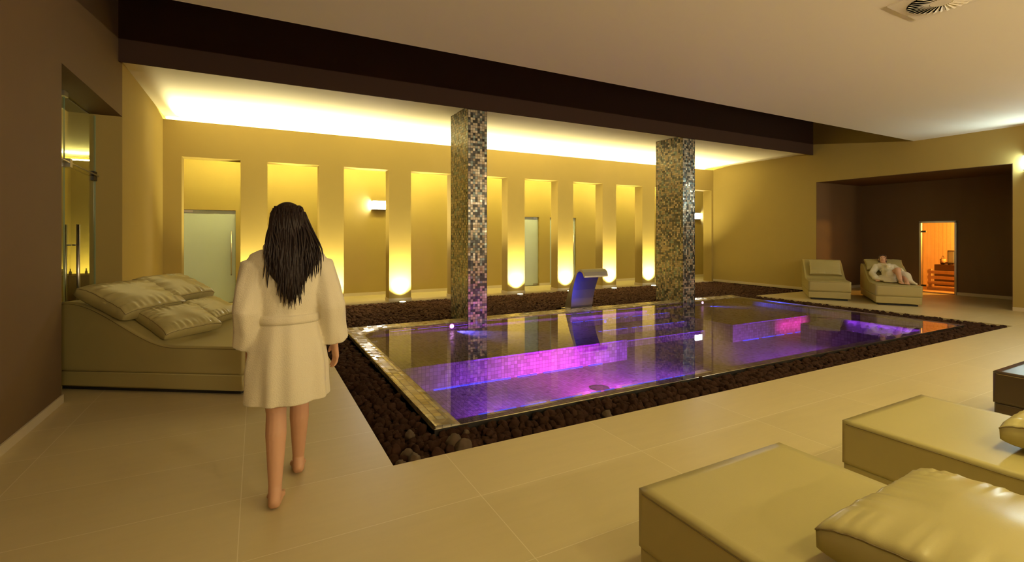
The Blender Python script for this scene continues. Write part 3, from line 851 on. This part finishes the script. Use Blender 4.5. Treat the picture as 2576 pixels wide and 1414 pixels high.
bm = BM(); box(bm, SX0, SX1, 4.45, 8.25, 2.2, 2.25); struct('ceiling_sauna', bm, M['pine_plain'])
ht = empty('sauna_heater', (16.9, 6.02, 0), 0, 'dark sauna heater behind the wooden guard rails', 'heater')
bm = BM(); box(bm, 0, .75, -.62, .33, .10, .70); bevel_all(bm, .03, 3); obj('body', bm, M['dark'], ht)
for k in range(26):
    bm = BM(); bmesh.ops.create_icosphere(bm, subdivisions=2, radius=random.uniform(.04, .06))
    for vv in bm.verts: vv.co *= 1 + .25 * mnoise.noise(vv.co * 20 + Vector((k, 0, 0)))
    if k < 25: obj('heater_stone', bm, M['lava'], ht, True, (.1 + .13 * (k % 5), -.5 + .17 * (k // 5), .70 + random.uniform(0, .02)))
    else: bm.free()
gd2 = empty('heater_guard', (16.72, 6.02, 0), 0, 'pine guard of three horizontal rails in front of the sauna heater', 'guard rail')
for z in (.155, .30, .45):
    bm = BM(); box(bm, 0, .03, -.70, .42, z, z + .085); bevel_all(bm, .006, 2); obj('rail', bm, M['pine_plain'], gd2)
bm = BM(); box(bm, .031, .08, .34, .41, .0, .58); bevel_all(bm, .006, 2); obj('post', bm, M['pine_plain'], gd2)
bm = BM(); box(bm, .031, .08, -.70, -.63, .0, .58); bevel_all(bm, .006, 2); obj('post', bm, M['pine_plain'], gd2)
bm = BM(); box(bm, -.02, .05, -.70, .42, .0, .06); obj('floor_rail', bm, M['pine_plain'], gd2)
ln = empty('sauna_lantern', (17.02, 6.02, .74), .3, 'small dark upright lantern on top of the sauna heater', 'lantern')
bm = BM(); box(bm, -.06, .06, -.075, .075, .0, .02); box(bm, -.06, .06, -.075, .075, .34, .36)
for sx_ in (-1, 1):
    for sy_ in (-1, 1): box(bm, sx_ * .055 - .006, sx_ * .055 + .006, sy_ * .068 - .006, sy_ * .068 + .006, .02, .34)
obj('frame', bm, M['darkmetal'], ln)
bm = BM(); box(bm, -.045, .045, -.058, .058, .021, .339); obj('panel', bm, M['frost'], ln)
lp = empty('sauna_lamp', (17.3, 4.52, 1.86), 0, 'glowing sauna lamp in the upper right corner of the hot room', 'lamp')
bm = BM(); ball(bm, (0, .04, 0), (.13, .07, .16)); obj('globe', bm, M['sauna_glow'], lp, True)
bm = BM(); box(bm, -.14, .14, -.02, -.0, -.18, .18); obj('mount', bm, M['pine_plain'], lp)
light('sauna_light', 'POINT', (17.2, 4.85, 1.80), L_SAUNA, (1.0, .46, .075), size=.08)
bk = empty('sauna_bucket', (17.45, 6.36, .70), 0, 'tiny wooden sauna bucket beside the lantern', 'bucket')
bm = BM(); cyl(bm, (0, 0, 0), (0, 0, .14), .06, .07, 16); obj('pail', bm, M['pine_plain'], bk, True)
bm = BM(); tube(bm, [(.07 * math.cos(t), 0, .14 + .09 * math.sin(t)) for t in [PI * i / 10 for i in range(11)]], .006); obj('handle', bm, M['darkmetal'], bk, True)

# ------------------------------------------------------------------ loungers
def sm(t): t = max(0, min(1, t)); return t * t * (3 - 2 * t)
def prof_z(s, L, hz=.87, flat=.44):
    k = s / L
    z = flat + (hz - flat) * sm((k - .35) / .56)
    if k > .93: z -= .05 * ((k - .93) / .07) ** 2
    return z
def lounger(name, corner, ang, L, W, lab, group=None, head=True, cat='lounger', flat=.44, hz=.87):
    """corner: floor point of the left foot corner; local +x runs to the head, local -y to the right of it"""
    t = empty(name, (corner[0], corner[1], 0), ang, lab, cat, group)
    seam = .198
    n = 40
    bm = BM()
    zt = lambda x: prof_z(x, L, hz, flat) if head else flat
    xs_ = [0, .045] + [L * i / n for i in range(1, n) if .06 < L * i / n < L - .06] + [L - .045, L]
    def sec(y):
        top = [(x, y, zt(x)) for x in xs_]
        back_ = [(L, y, zt(L) - .045), (L, y, seam + .045)]
        bot_ = [(x, y, seam) for x in (L, L - .045, L * .5, .045, 0)]
        return top + back_ + bot_ + [(0, y, seam + .045), (0, y, flat - .045)]
    ys_ = [0, -.045] + [-W * i / 6 for i in range(1, 6)] + [-W + .045, -W]
    loft(bm, [sec(y) for y in ys_])
    es = [e for e in bm.edges if len(e.link_faces) == 2 and e.calc_face_angle(0) > math.radians(55)]
    bmesh.ops.bevel(bm, geom=es, offset=.022, segments=4, profile=.5, affect='EDGES')
    for f in [f for f in bm.faces if len(f.verts) > 12]:
        bmesh.ops.inset_region(bm, faces=[f], thickness=.02, use_even_offset=True)
    m = obj('mattress', bm, M['leather'], t, True)
    bm = BM()
    path = [(L * i / n if 0 < i < n else (.02 if i == 0 else L - .02), -.0, (prof_z(L * i / n, L, hz, flat) if head else flat) - .012) for i in range(n + 1)]
    pl = [Vector((p[0], .0015, p[2] - .006)) for p in path]; pr = [Vector((p[0], -W - .0015, p[2] - .006)) for p in path]
    tube(bm, pl, .0024, 6); tube(bm, pr, .0024, 6)
    tube(bm, [(-.0015, -.02, flat - .018), (-.0015, -W + .02, flat - .018)], .0024, 6)
    obj('seam', bm, M['seam'], m)
    bm = BM(); box(bm, .006, L - .006, -W + .006, -.006, .045, seam - .004); bevel_all(bm, .018, 3)
    bmesh.ops.inset_individual(bm, faces=[f for f in bm.faces if f.calc_area() > .02], thickness=.02)
    obj('base', bm, M['leather'], t, True)
    bm = BM(); box(bm, .06, L - .06, -W + .06, -.06, 0, .05); obj('plinth', bm, M['shadowgap'], t)
    return t

def pillow(name, parent_t, s, tt, w_, d_, h_, lab, zoff=0.0, pitch=0.0, yaw=0.0, roll=0.0, seed=1, group=None, z=None, world=None, wr=1.0):
    """soft boxed cushion; s,tt are lounger coordinates of its centre"""
    rr = random.Random(seed); off = Vector((rr.uniform(0, 50), rr.uniform(0, 50), 0))
    n = 44
    bm = BM(); top, botm = {}, {}
    for i in range(n + 1):
        for j in range(n + 1):
            u, v = -1 + 2 * i / n, -1 + 2 * j / n
            e = max(abs(u), abs(v))
            f = (1 - abs(u) ** 2.6) ** .55 * (1 - abs(v) ** 2.6) ** .55
            pin = 1 - .055 * (1 - abs(v) ** 2) * abs(u) ** 3 ; pin2 = 1 - .055 * (1 - abs(u) ** 2) * abs(v) ** 3
            x, y = u * w_ / 2 * pin, v * d_ / 2 * pin2
            edge = .27 * h_ * (1 - .45 * (abs(u) * abs(v)) ** 6)
            # wrinkles run in from the seam
            su = mnoise.noise(Vector((u * 9, 3.3, 0)) + off) * sm((abs(v) - .35) / .6) + mnoise.noise(Vector((7.7, v * 9, 0)) + off) * sm((abs(u) - .35) / .6)
            low = mnoise.noise(Vector((u * 1.6, v * 1.6, 2)) + off)
            zt = edge + (h_ / 2 - edge) * f + wr * ((.115 * h_) * su * (.3 + .7 * f) + .06 * h_ * low * f)
            zb = -edge - (h_ / 2 - edge) * f * .75
            top[i, j] = bm.verts.new((x, y, zt)); botm[i, j] = bm.verts.new((x, y, zb))
    for i in range(n):
        for j in range(n):
            bm.faces.new((top[i, j], top[i + 1, j], top[i + 1, j + 1], top[i, j + 1]))
            bm.faces.new((botm[i, j], botm[i, j + 1], botm[i + 1, j + 1], botm[i + 1, j]))
    per = [(i, 0) for i in range(n)] + [(n, j) for j in range(n)] + [(i, n) for i in range(n, 0, -1)] + [(0, j) for j in range(n, 0, -1)]
    for a, b in zip(per, per[1:] + per[:1]):
        bm.faces.new((top[a], top[b], botm[b], botm[a]))
    pts = [top[p].co.copy() * 1.0 for p in per]
    pts = [Vector((p.x * 1.002, p.y * 1.002, p.z - .004)) for p in pts]
    t = empty(name, (0, 0, 0), 0, lab, 'pillow', group)
    if parent_t is not None:
        mw = Matrix.Translation(parent_t.location) @ parent_t.rotation_euler.to_matrix().to_4x4()
        mw = mw @ Matrix.Translation((s, -tt, z)) @ Matrix.Rotation(yaw, 4, 'Z') @ Matrix.Rotation(pitch, 4, 'Y') @ Matrix.Rotation(roll, 4, 'X')
    else: mw = world
    t.location = mw.to_translation(); t.rotation_euler = mw.to_euler()
    c = obj('cover', bm, M['pillow'], t, True)
    bm = BM(); tube(bm, pts, .0028, 6, close=True); obj('seam', bm, M['seam'], t)
    return t

bed = lounger('double_daybed', (-.118, 5.148), math.radians(180 - 33), 1.97, 1.30, 'wide champagne leather daybed with raised head, half behind the left wall pier', None, True, 'daybed', .455, .86)
def slope(L, hz, flat, s):
    return math.atan2(prof_z(s + .05, L, hz, flat) - prof_z(s - .05, L, hz, flat), .1)
def bed_z(s): return prof_z(s, 1.97, .86, .455)
G = 'leather pillows on the daybed'
pillow('pillow', bed, 1.42, .36, .54, .84, .21, 'largest leather pillow, on the near side of the daybed by the left pier', pitch=-slope(1.97, .86, .455, 1.40), z=bed_z(1.42) + .10, seed=3, group=G, yaw=.06)
pillow('pillow', bed, .98, .43, .44, .64, .18, 'small leather pillow lying in front on the near half of the daybed', pitch=-slope(1.97, .86, .455, 1.0) - .05, z=bed_z(.98) + .095, seed=5, group=G, yaw=-.18)
pillow('pillow', bed, 1.50, .98, .50, .70, .20, 'large leather pillow at the far corner of the daybed head', pitch=-slope(1.97, .86, .455, 1.45), z=bed_z(1.50) + .10, seed=8, group=G, yaw=.05)
pillow('pillow', bed, 1.05, 1.00, .40, .56, .17, 'small leather pillow on the far half of the daybed before the frosted door', pitch=-slope(1.97, .86, .455, 1.05) - .05, z=bed_z(1.05) + .09, seed=11, group=G, yaw=.10)

fa = lounger('lounger', (2.37, 1.53), -PI / 2, 2.0, .95, 'champagne leather lounger in the bottom right corner, nearest the viewer', 'foreground loungers', flat=.44)
fb = lounger('lounger', (3.925, 1.545), -PI / 2, 2.0, .945, 'second foreground lounger from the pool corner, with a shiny top', 'foreground loungers', flat=.44)
fc = lounger('lounger', (6.05, 1.55), -PI / 2, 2.0, .94, 'dark brown lounger cut off by the right picture edge', 'foreground loungers', flat=.44)
M['leather_dark'] = simple('dark_brown_leather', (0.045, 0.028, 0.016), 0.32, spec=0.5, bump=(260, 0.06), vary=0.05, vscale=2.0)
for ch in fc.children_recursive:
    if ch.name.split('.')[0] in ('mattress', 'base'): ch.data.materials[0] = M['leather_dark']
pillow('pillow', fa, .90, .40, .56, .76, .20, 'big leather pillow on the nearest lounger, bottom right corner', pitch=-.04, z=.44 + .105, seed=21, group='foreground pillows', yaw=.03)
pillow('pillow', fb, .82, .33, .50, .70, .19, 'leather pillow on the second foreground lounger at the right picture edge', pitch=-.04, z=.44 + .10, seed=24, group='foreground pillows', yaw=.05)

LA = math.atan2(.56, .83)
la = lounger('lounger', (11.56, 6.74), math.radians(35), 1.86, .84, 'leather lounger without a person, before the sauna recess', 'loungers by the sauna', hz=.88)
lb = lounger('lounger', (11.95, 5.52), LA, 1.95, .80, 'leather lounger with a woman in a robe lying on it', 'loungers by the sauna', hz=.81)
pillow('pillow', la, 1.02, .44, .44, .68, .15, 'leather pillow leaning on the back of the empty lounger', pitch=-.95, z=.70, seed=31, group='pillows by the sauna')
pillow('pillow', lb, 1.46, .40, .44, .74, .13, 'leather pillow behind the head of the reclining woman', pitch=-.50, z=.80, seed=33, group='pillows by the sauna')

# ------------------------------------------------------------------ people
def hand(bm, wrist, dirv, side, thumb, sc=1.0, curl=.35):
    """palm with five separate bent fingers; dirv along the fingers, side across the palm towards the thumb"""
    d = Vector(dirv).normalized(); s_ = Vector(side); s_ = (s_ - d * s_.dot(d)).normalized(); nrm = d.cross(s_).normalized() * thumb
    w0 = Vector(wrist)
    pc = w0 + d * .045 * sc
    for k in (-1, -.33, .33, 1):
        capsule(bm, w0 + s_ * k * .014 * sc, .016 * sc, w0 + d * .085 * sc + s_ * k * .027 * sc, .0125 * sc, 10)
    lens = (.060, .072, .078, .070)
    for q, k in enumerate((-1, -.33, .33, 1)):
        p = w0 + d * .088 * sc + s_ * k * .028 * sc
        ang = curl * .5; L = lens[q] * sc
        for seg, (fr, r0, r1) in enumerate(((.45, .0092, .0085), (.32, .0085, .0078), (.23, .0078, .0065))):
            dd = (d * math.cos(ang) + nrm * math.sin(ang))
            p2 = p + dd * L * fr
            capsule(bm, p, r0 * sc, p2, r1 * sc, 8); p = p2; ang += curl
    p = w0 + d * .022 * sc + s_ * .026 * sc
    td = (d * .72 + s_ * .6 + nrm * .3).normalized()
    p2 = p + td * .034 * sc; capsule(bm, p, .0125 * sc, p2, .0105 * sc, 8)
    td = (d * .9 + s_ * .25 + nrm * .3).normalized()
    capsule(bm, p2, .0105 * sc, p2 + td * .028 * sc, .0085 * sc, 8)

def foot(bm, ankle, heel, toe, sc=1.0):
    ankle, heel, toe = Vector(ankle), Vector(heel), Vector(toe)
    capsule(bm, ankle, .036 * sc, heel + Vector((0, 0, .012)), .031 * sc)
    mid_ = heel.lerp(toe, .62); d = (toe - heel).normalized(); s_ = d.cross(Vector((0, 0, 1))).normalized()
    capsule(bm, ankle + Vector((0, 0, -.01)), .034 * sc, mid_ + Vector((0, 0, .012)), .026 * sc)
    for k in (-1, 0, 1):
        capsule(bm, heel + s_ * k * .008, .024 * sc, mid_ + s_ * k * .024 * sc, .020 * sc)
    for q, k in enumerate((-1, -.5, 0, .5, 1)):
        a = mid_ + s_ * k * .036 * sc
        capsule(bm, a, .014 * sc, a + d * (.062 - .012 * abs(k)) * sc, .0095 * sc, 8)

def head_shapes(bm, c, fwd, up, sc=1.0):
    """skull, jaw, nose, lips bulge, brow and ears around the head centre c"""
    f = Vector(fwd).normalized(); u = Vector(up); u = (u - f * u.dot(f)).normalized(); r = f.cross(u)
    R = Matrix((r, f, u)).transposed()
    c = Vector(c); q = lambda x, y, z: c + (r * x + f * y + u * z) * sc
    ball(bm, q(0, -.012, .035), (.074 * sc, .092 * sc, .082 * sc), R, 20, 14)
    ball(bm, q(0, .028, -.025), (.060 * sc, .062 * sc, .080 * sc), R, 20, 14)
    ball(bm, q(0, .052, -.080), (.030 * sc, .026 * sc, .024 * sc), R)
    capsule(bm, q(0, .082, .012), .009 * sc, q(0, .104, -.026), .012 * sc, 10)
    for k in (-1, 1):
        ball(bm, q(.012 * k, .094, -.030), .009 * sc)
        ball(bm, q(.030 * k, .066, -.018), (.024 * sc, .018 * sc, .020 * sc), R)
        capsule(bm, q(.014 * k, .082, .024), .010 * sc, q(.044 * k, .066, .026), .009 * sc, 8)
        ball(bm, q(.075 * k, -.006, -.006), (.009 * sc, .020 * sc, .030 * sc), R)
    capsule(bm, q(-.020, .078, -.052), .009 * sc, q(.020, .078, -.052), .009 * sc, 8)
    return R, q

def eyes(q, R, k, root, brow):
    bm = BM(); ball(bm, q(.031 * k, .074, .006), .0105); e = obj('eye', bm, M['eye_white'], root, True)
    bm = BM(); ball(bm, q(.031 * k, .0805, .005), (.0052, .0052, .0052)); obj('iris', bm, M['eye'], e, True)
    bm = BM(); capsule(bm, q(.018 * k, .0885, .025), .0032, q(.044 * k, .0775, .028), .0026, 8); obj('eyebrow', bm, brow, root, True)

# --- woman walking away
WX, WY = .165, 3.15
wp = empty('person', (WX, WY, 0), 0, 'woman with long dark hair in a white bathrobe walking away barefoot', 'person')
bm = BM()
HC = (.0, .035, 1.575)
capsule(bm, (.0, .0, .93), .125, (.0, -.005, 1.10), .105); capsule(bm, (.0, -.005, 1.10), .105, (.0, .0, 1.28), .118)
capsule(bm, (-.09, 0, 1.305), .068, (.09, 0, 1.305), .068)
for k in (-1, 1): capsule(bm, (.06 * k, -.01, .92), .105, (.085 * k, .0, .86), .098)
capsule(bm, (0, .0, 1.36), .062, (0, .02, 1.50), .050)
R, q = head_shapes(bm, HC, (0.05, 1, -.06), (0, .05, 1), 1.0)
# legs: left trails, right steps ahead
for hip, knee, ank, heel, toe in (((-.085, .0, .86), (-.065, -.045, .48), (-.075, -.175, .095), (-.080, -.222, .034), (-.060, -.045, .022)),
                                  ((.085, .0, .86), (.070, .115, .49), (.068, .175, .10), (.066, .135, .040), (.075, .325, .022))):
    capsule(bm, hip, .092, knee, .055)
    kc = Vector(knee).lerp(Vector(ank), .30) + Vector((0, -.018, 0))
    capsule(bm, knee, .054, kc, .056); capsule(bm, kc, .055, ank, .034)
    foot(bm, ank, heel, toe)
arms = (((-.175, -.005, 1.335), (-.205, -.05, 1.075), (-.205, .03, .86)), ((.18, -.005, 1.335), (.228, -.07, 1.075), (.258, -.02, .855)))
for k, (sh, el, wr_) in zip((-1, 1), arms):
    capsule(bm, Vector(sh) + Vector((-.01 * k, 0, -.02)), .046, el, .042); capsule(bm, el, .042, wr_, .028)
    hand(bm, Vector(wr_) + (Vector(wr_) - Vector(el)).normalized() * .01, (Vector(wr_) - Vector(el)) + Vector((0, 0, -.12)), (-.25 * k, 1, 0), 1 if k < 0 else -1)
obj_body = fused('body', bm, M['skin'], wp, .0055, 5)
for k in (-1, 1):
    eyes(q, R, k, wp, M['hair'])
bm = BM(); capsule(bm, q(-.019, .087, -.053), .0045, q(.019, .087, -.053), .0045, 8); obj('mouth', bm, M['lips'], wp, True)
# bathrobe: shell of the skirt and back, sleeves, collar and belt
def robe_ring(z, rx, ry, cx_=0, cy_=0, folds=0.0, ph=0.0, n=72):
    return [((cx_ + rx * math.cos(t) * (1 + folds * (math.sin(9 * t + ph) + .6 * math.sin(5 * t + 1.7 * ph + 1) + .5 * math.sin(14 * t - ph)))),
             (cy_ + ry * math.sin(t) * (1 + folds * (math.sin(9 * t + ph) + .6 * math.sin(5 * t + 1.7 * ph + 1) + .5 * math.sin(14 * t - ph)))), z) for t in [2 * PI * i / n for i in range(n)]]
bm = BM()
spec = [(1.43, .085, .075, 0, 0), (1.42, .150, .100, 0, .0), (1.395, .200, .115, 0, .0), (1.335, .226, .130, .002, .01), (1.22, .205, .140, .010, .02), (1.10, .185, .140, .020, .02), (1.02, .172, .132, .020, .02),
        (.96, .182, .145, .020, .03), (.86, .205, .165, .028, .04), (.74, .222, .178, .034, .045), (.62, .226, .188, .040, .05), (.545, .232, .194, .042, .055)]
rings = [robe_ring(z, rx, ry, 0, -.005, f, z * 2.2) for z, rx, ry, f, _ in spec]
inner_ = [robe_ring(z, rx - .022, ry - .022, 0, -.005, f, z * 2.2) for z, rx, ry, f, _ in spec[::-1] if z < 1.0]
loft(bm, rings + inner_, True, True)
for k, (sh, el, wr_) in zip((-1, 1), arms):
    pts = [Vector(sh) + Vector((-.075 * k, 0, -.005)), Vector(sh) + Vector((.0, -.003, -.03)), Vector(sh).lerp(Vector(el), .55), Vector(el) + Vector((.01 * k, -.01, 0)), Vector(el).lerp(Vector(wr_), .5), Vector(wr_) + Vector((.004 * k, 0, .01))]
    rad = [.070, .084, .086, .076, .076, .080]
    n = 26; rg = []
    for i, (p, r_) in enumerate(zip(pts, rad)):
        d = (pts[min(i + 1, 5)] - pts[max(i - 1, 0)]).normalized(); a = Vector((0, 1, 0)); a = (a - d * a.dot(d)).normalized(); b = d.cross(a)
        rg.append([p + (a * math.cos(t) + b * math.sin(t)) * r_ * (1 + .045 * math.sin(4 * t + i * 1.9) + .03 * math.sin(7 * t - i)) for t in [2 * PI * m_ / n for m_ in range(n)]])
    cen = [sum((Vector(p) for p in r_), Vector()) / n for r_ in rg]
    inn = [[c_ + (Vector(p) - c_) * .76 for p in r_] for c_, r_ in zip(cen[:2:-1], rg[:2:-1])]
    loft(bm, rg + inn, True, True)
rb = fused('bathrobe', bm, M['robe'], wp, .0075, 3)
bm = BM()
col = [(.105 * math.cos(t), -.006 + .092 * math.sin(t), 1.432 - .05 * max(0, math.sin(t)) ** 2) for t in [2 * PI * i / 32 for i in range(32)]]
tube(bm, col, .032, 12, True)
capsule(bm, (-.05, .10, 1.38), .03, (.01, .135, 1.16), .028); capsule(bm, (.05, .10, 1.38), .03, (.01, .135, 1.16), .028)
fused('collar', bm, M['robe'], rb, .008, 4)
bm = BM()
rr_ = [robe_ring(1.02 + dz, .172 + dr, .134 + dr, 0, -.005, .016, 1.02 * 2.2) for dz, dr in ((-.026, -.01), (-.026, .010), (-.010, .015), (.012, .015), (.026, .010), (.026, -.01))]
loft(bm, rr_, False, False)
capsule(bm, (.02, .14, 1.02), .026, (-.02, .14, 1.02), .026); capsule(bm, (.02, .145, 1.01), .016, (.05, .15, .78), .014); capsule(bm, (-.02, .145, 1.01), .016, (-.04, .155, .80), .014)
obj('belt', bm, M['robe'], rb, True)
# hair: cap, long mass down the back and separate locks
bm = BM()
ball(bm, q(0, -.022, .038), (.086, .098, .090), R, 24, 16)
hr = [(1.60, .088, .080, -.030), (1.53, .094, .082, -.050), (1.46, .104, .074, -.092), (1.38, .128, .060, -.122), (1.31, .120, .050, -.142), (1.25, .088, .040, -.145), (1.19, .045, .026, -.148), (1.15, .012, .010, -.148)]
loft(bm, [[(.008 + rx * math.cos(t) * (1 + .06 * math.sin(7 * t + z * 9)), cy_ + .02 + ry * math.sin(t) * (1 + .05 * math.sin(9 * t + z * 11)), z) for t in [2 * PI * i / 40 for i in range(40)]] for z, rx, ry, cy_ in hr])
hb = fused('hair', bm, M['hair'], wp, .006, 2)
bm = BM()
for k in range(230):
    a = (random.uniform(-1.15, 1.15) * 1.45 if k < 150 else random.uniform(-.55, .55)) - PI / 2
    e0 = random.uniform(-.1, .9)
    x0, y0, z0 = .088 * math.cos(a) * math.cos(e0), -.01 + .10 * math.sin(a) * math.cos(e0), 1.615 + .088 * math.sin(e0)
    xe = .008 + .125 * math.cos(a) * random.uniform(.5, 1.12); ze = 1.34 - .17 * (1 - abs(math.cos(a)) ** 2) + random.uniform(-.09, .07)
    if math.cos(a) > .55 and random.random() < .35: xe += .03
    pts = []
    for i in range(9):
        t = i / 8
        z = z0 + (ze - z0) * t
        bl = sm(t * 1.3)
        yb = -.102 - .100 * sm(t * 1.9) + .055 * abs(math.cos(a)) * (1 - .4 * t)
        x = x0 * (1 - bl) * (1 + .12 * math.sin(t * PI)) + xe * bl + .008 * math.sin(t * 7 + k)
        y = y0 * (1 - bl) * 1.04 + yb * bl + .006 * math.sin(t * 8 + k * 1.3)
        pts.append((x, y, z))
    tube(bm, pts, .006, 5, radii=[.006, .0075, .0075, .007, .0065, .006, .005, .0035, .001])
obj('hair_locks', bm, M['hair'], hb, True)
# --- woman reclining on the lounger by the sauna (coordinates along the lounger: s to the head, t to its right)
rp = empty('person', tuple(lb.location), LA, 'brown haired woman in a white robe reclining on a lounger, one knee raised', 'person')
def L3(s, t, z): return Vector((s, -t, z))
def bz(s): return prof_z(s, 1.95, .81, .44)
bm = BM()
hipc = L3(.93, .42, bz(.93) + .125)
chest = L3(1.24, .40, bz(1.24) + .10)
hd = L3(1.47, .375, .935)
capsule(bm, hipc, .125, L3(1.08, .41, bz(1.08) + .11), .110); capsule(bm, L3(1.08, .41, bz(1.08) + .11), .110, chest, .115)
shl, shr = L3(1.31, .22, bz(1.30) + .10), L3(1.31, .56, bz(1.30) + .10)
capsule(bm, shl, .062, shr, .062); capsule(bm, chest, .10, L3(1.33, .39, bz(1.33) + .11), .07)
capsule(bm, L3(1.34, .39, bz(1.33) + .12), .056, hd + Vector((0, 0, -.05)), .046)
f_ = Vector((-.86, .10, .26)); u_ = Vector((.30, -.12, .95))
R2, q2 = head_shapes(bm, hd, f_, u_, .98)
# right-hand side bare leg with the knee raised, other leg lying out under the robe
kneeA, ankA = L3(.60, .50, .74), L3(.36, .50, .525)
capsule(bm, L3(.92, .46, bz(.92) + .12), .092, kneeA, .058)
kc = kneeA.lerp(ankA, .32) + Vector((.02, 0, -.01))
capsule(bm, kneeA, .056, kc, .055); capsule(bm, kc, .054, ankA, .036)
foot(bm, ankA, L3(.385, .50, .475), L3(.20, .52, .462), .95)
kneeB, ankB = L3(.66, .62, .60), L3(.30, .60, .50)
capsule(bm, L3(.92, .52, bz(.92) + .11), .090, kneeB, .058); capsule(bm, kneeB, .056, ankB, .037)
foot(bm, ankB, L3(.32, .60, .474), L3(.13, .585, .462), .95)
elA, wrA = L3(1.05, .10, bz(1.05) + .075), L3(.82, .145, bz(.82) + .05)
elB, wrB = L3(1.06, .66, bz(1.06) + .12), L3(.88, .60, bz(.88) + .24)
for sh, el, wr_, k in ((shl, elA, wrA, 1), (shr, elB, wrB, -1)):
    capsule(bm, sh, .052, el, .042); capsule(bm, el, .040, wr_, .027)
    hand(bm, wr_, (wr_ - el), (0, -.9 * k, .15), k, .95, .3)
fused('body', bm, M['skin'], rp, .005, 5)
for k in (-1, 1):
    eyes(q2, R2, k, rp, M['hair2'])
bm = BM(); capsule(bm, q2(-.019, .087, -.053), .005, q2(.019, .087, -.053), .005, 8); obj('mouth', bm, M['lips'], rp, True)
bm = BM()
ball(bm, q2(0, -.028, .036), (.086, .096, .090), R2, 24, 16)
ball(bm, q2(-.055, -.035, -.045), (.036, .06, .085), R2); ball(bm, q2(.055, -.040, -.035), (.034, .055, .075), R2)
capsule(bm, q2(-.05, .052, .085), .020, q2(.055, .045, .082), .022)
fused('hair', bm, M['hair2'], rp, .007, 3)
bm = BM()
def fold(p): return 1 + .05 * mnoise.noise(Vector(p) * 16) + .05 * mnoise.noise(Vector(p) * 9)
capsule(bm, hipc, .152, L3(1.08, .41, bz(1.08) + .11), .135); capsule(bm, L3(1.08, .41, bz(1.08) + .11), .130, chest, .118)
capsule(bm, shl, .076, shr, .076); capsule(bm, shl, .075, chest, .11); capsule(bm, shr, .075, chest, .11)
for sh, el, wr_ in ((shl, elA, wrA), (shr, elB, wrB)):
    capsule(bm, sh, .072, el, .066); capsule(bm, el, .066, el.lerp(wr_, .80), .066)
# skirt over the far leg, falling to the right of the raised knee, and the flap by the near hip
capsule(bm, L3(.92, .50, bz(.92) + .12), .135, kneeB + Vector((0, -.03, .0)), .100); capsule(bm, kneeB + Vector((0, -.03, 0)), .100, L3(.40, .67, .505), .062)
capsule(bm, L3(.40, .67, .505), .062, L3(.27, .75, .462), .020); capsule(bm, L3(.55, .73, .48), .035, L3(.30, .77, .458), .016)
capsule(bm, L3(.95, .42, bz(.95) + .12), .145, L3(.76, .40, .62), .110)
# the skirt spreads out on the leather beside the near hip and drops in a pointed hem under the raised knee
ball(bm, L3(.88, .36, .53), (.20, .19, .085)); ball(bm, L3(.76, .37, .495), (.19, .17, .055)); ball(bm, L3(.64, .37, .47), (.13, .13, .028)); ball(bm, L3(.90, .20, .50), (.16, .12, .060))
capsule(bm, L3(.80, .45, .62), .09, L3(.64, .42, .48), .035)
for k_ in range(5):
    t_ = .20 + k_ * .06
    capsule(bm, L3(.98, .30 + k_ * .04, bz(.98) + .20), .022, L3(.60 + .05 * abs(k_ - 2), t_ + .05, .475), .016)
for v_ in bm.verts:
    n_ = mnoise.noise(v_.co * 14) * .008 + mnoise.noise(v_.co * 30) * .004
    v_.co += v_.co.normalized() * n_ * 1.5
rb2 = fused('bathrobe', bm, M['robe'], rp, .009, 3)
bm = BM()
for sgn, a_, b_ in ((1, L3(1.33, .29, bz(1.36) + .12), L3(1.12, .40, bz(1.12) + .245)), (-1, L3(1.33, .48, bz(1.36) + .12), L3(1.12, .43, bz(1.12) + .245))):
    capsule(bm, a_, .045, b_, .035)
fused('collar', bm, M['robe'], rb2, .009, 3)
bm = BM(); capsule(bm, L3(1.04, .28, bz(1.04) + .15), .028, L3(1.02, .40, bz(1.02) + .25), .03); capsule(bm, L3(1.02, .40, bz(1.02) + .25), .03, L3(1.02, .54, bz(1.02) + .18), .028)
ball(bm, L3(1.01, .40, bz(1.01) + .27), .045); fused('belt', bm, M['robe'], rb2, .008, 2)
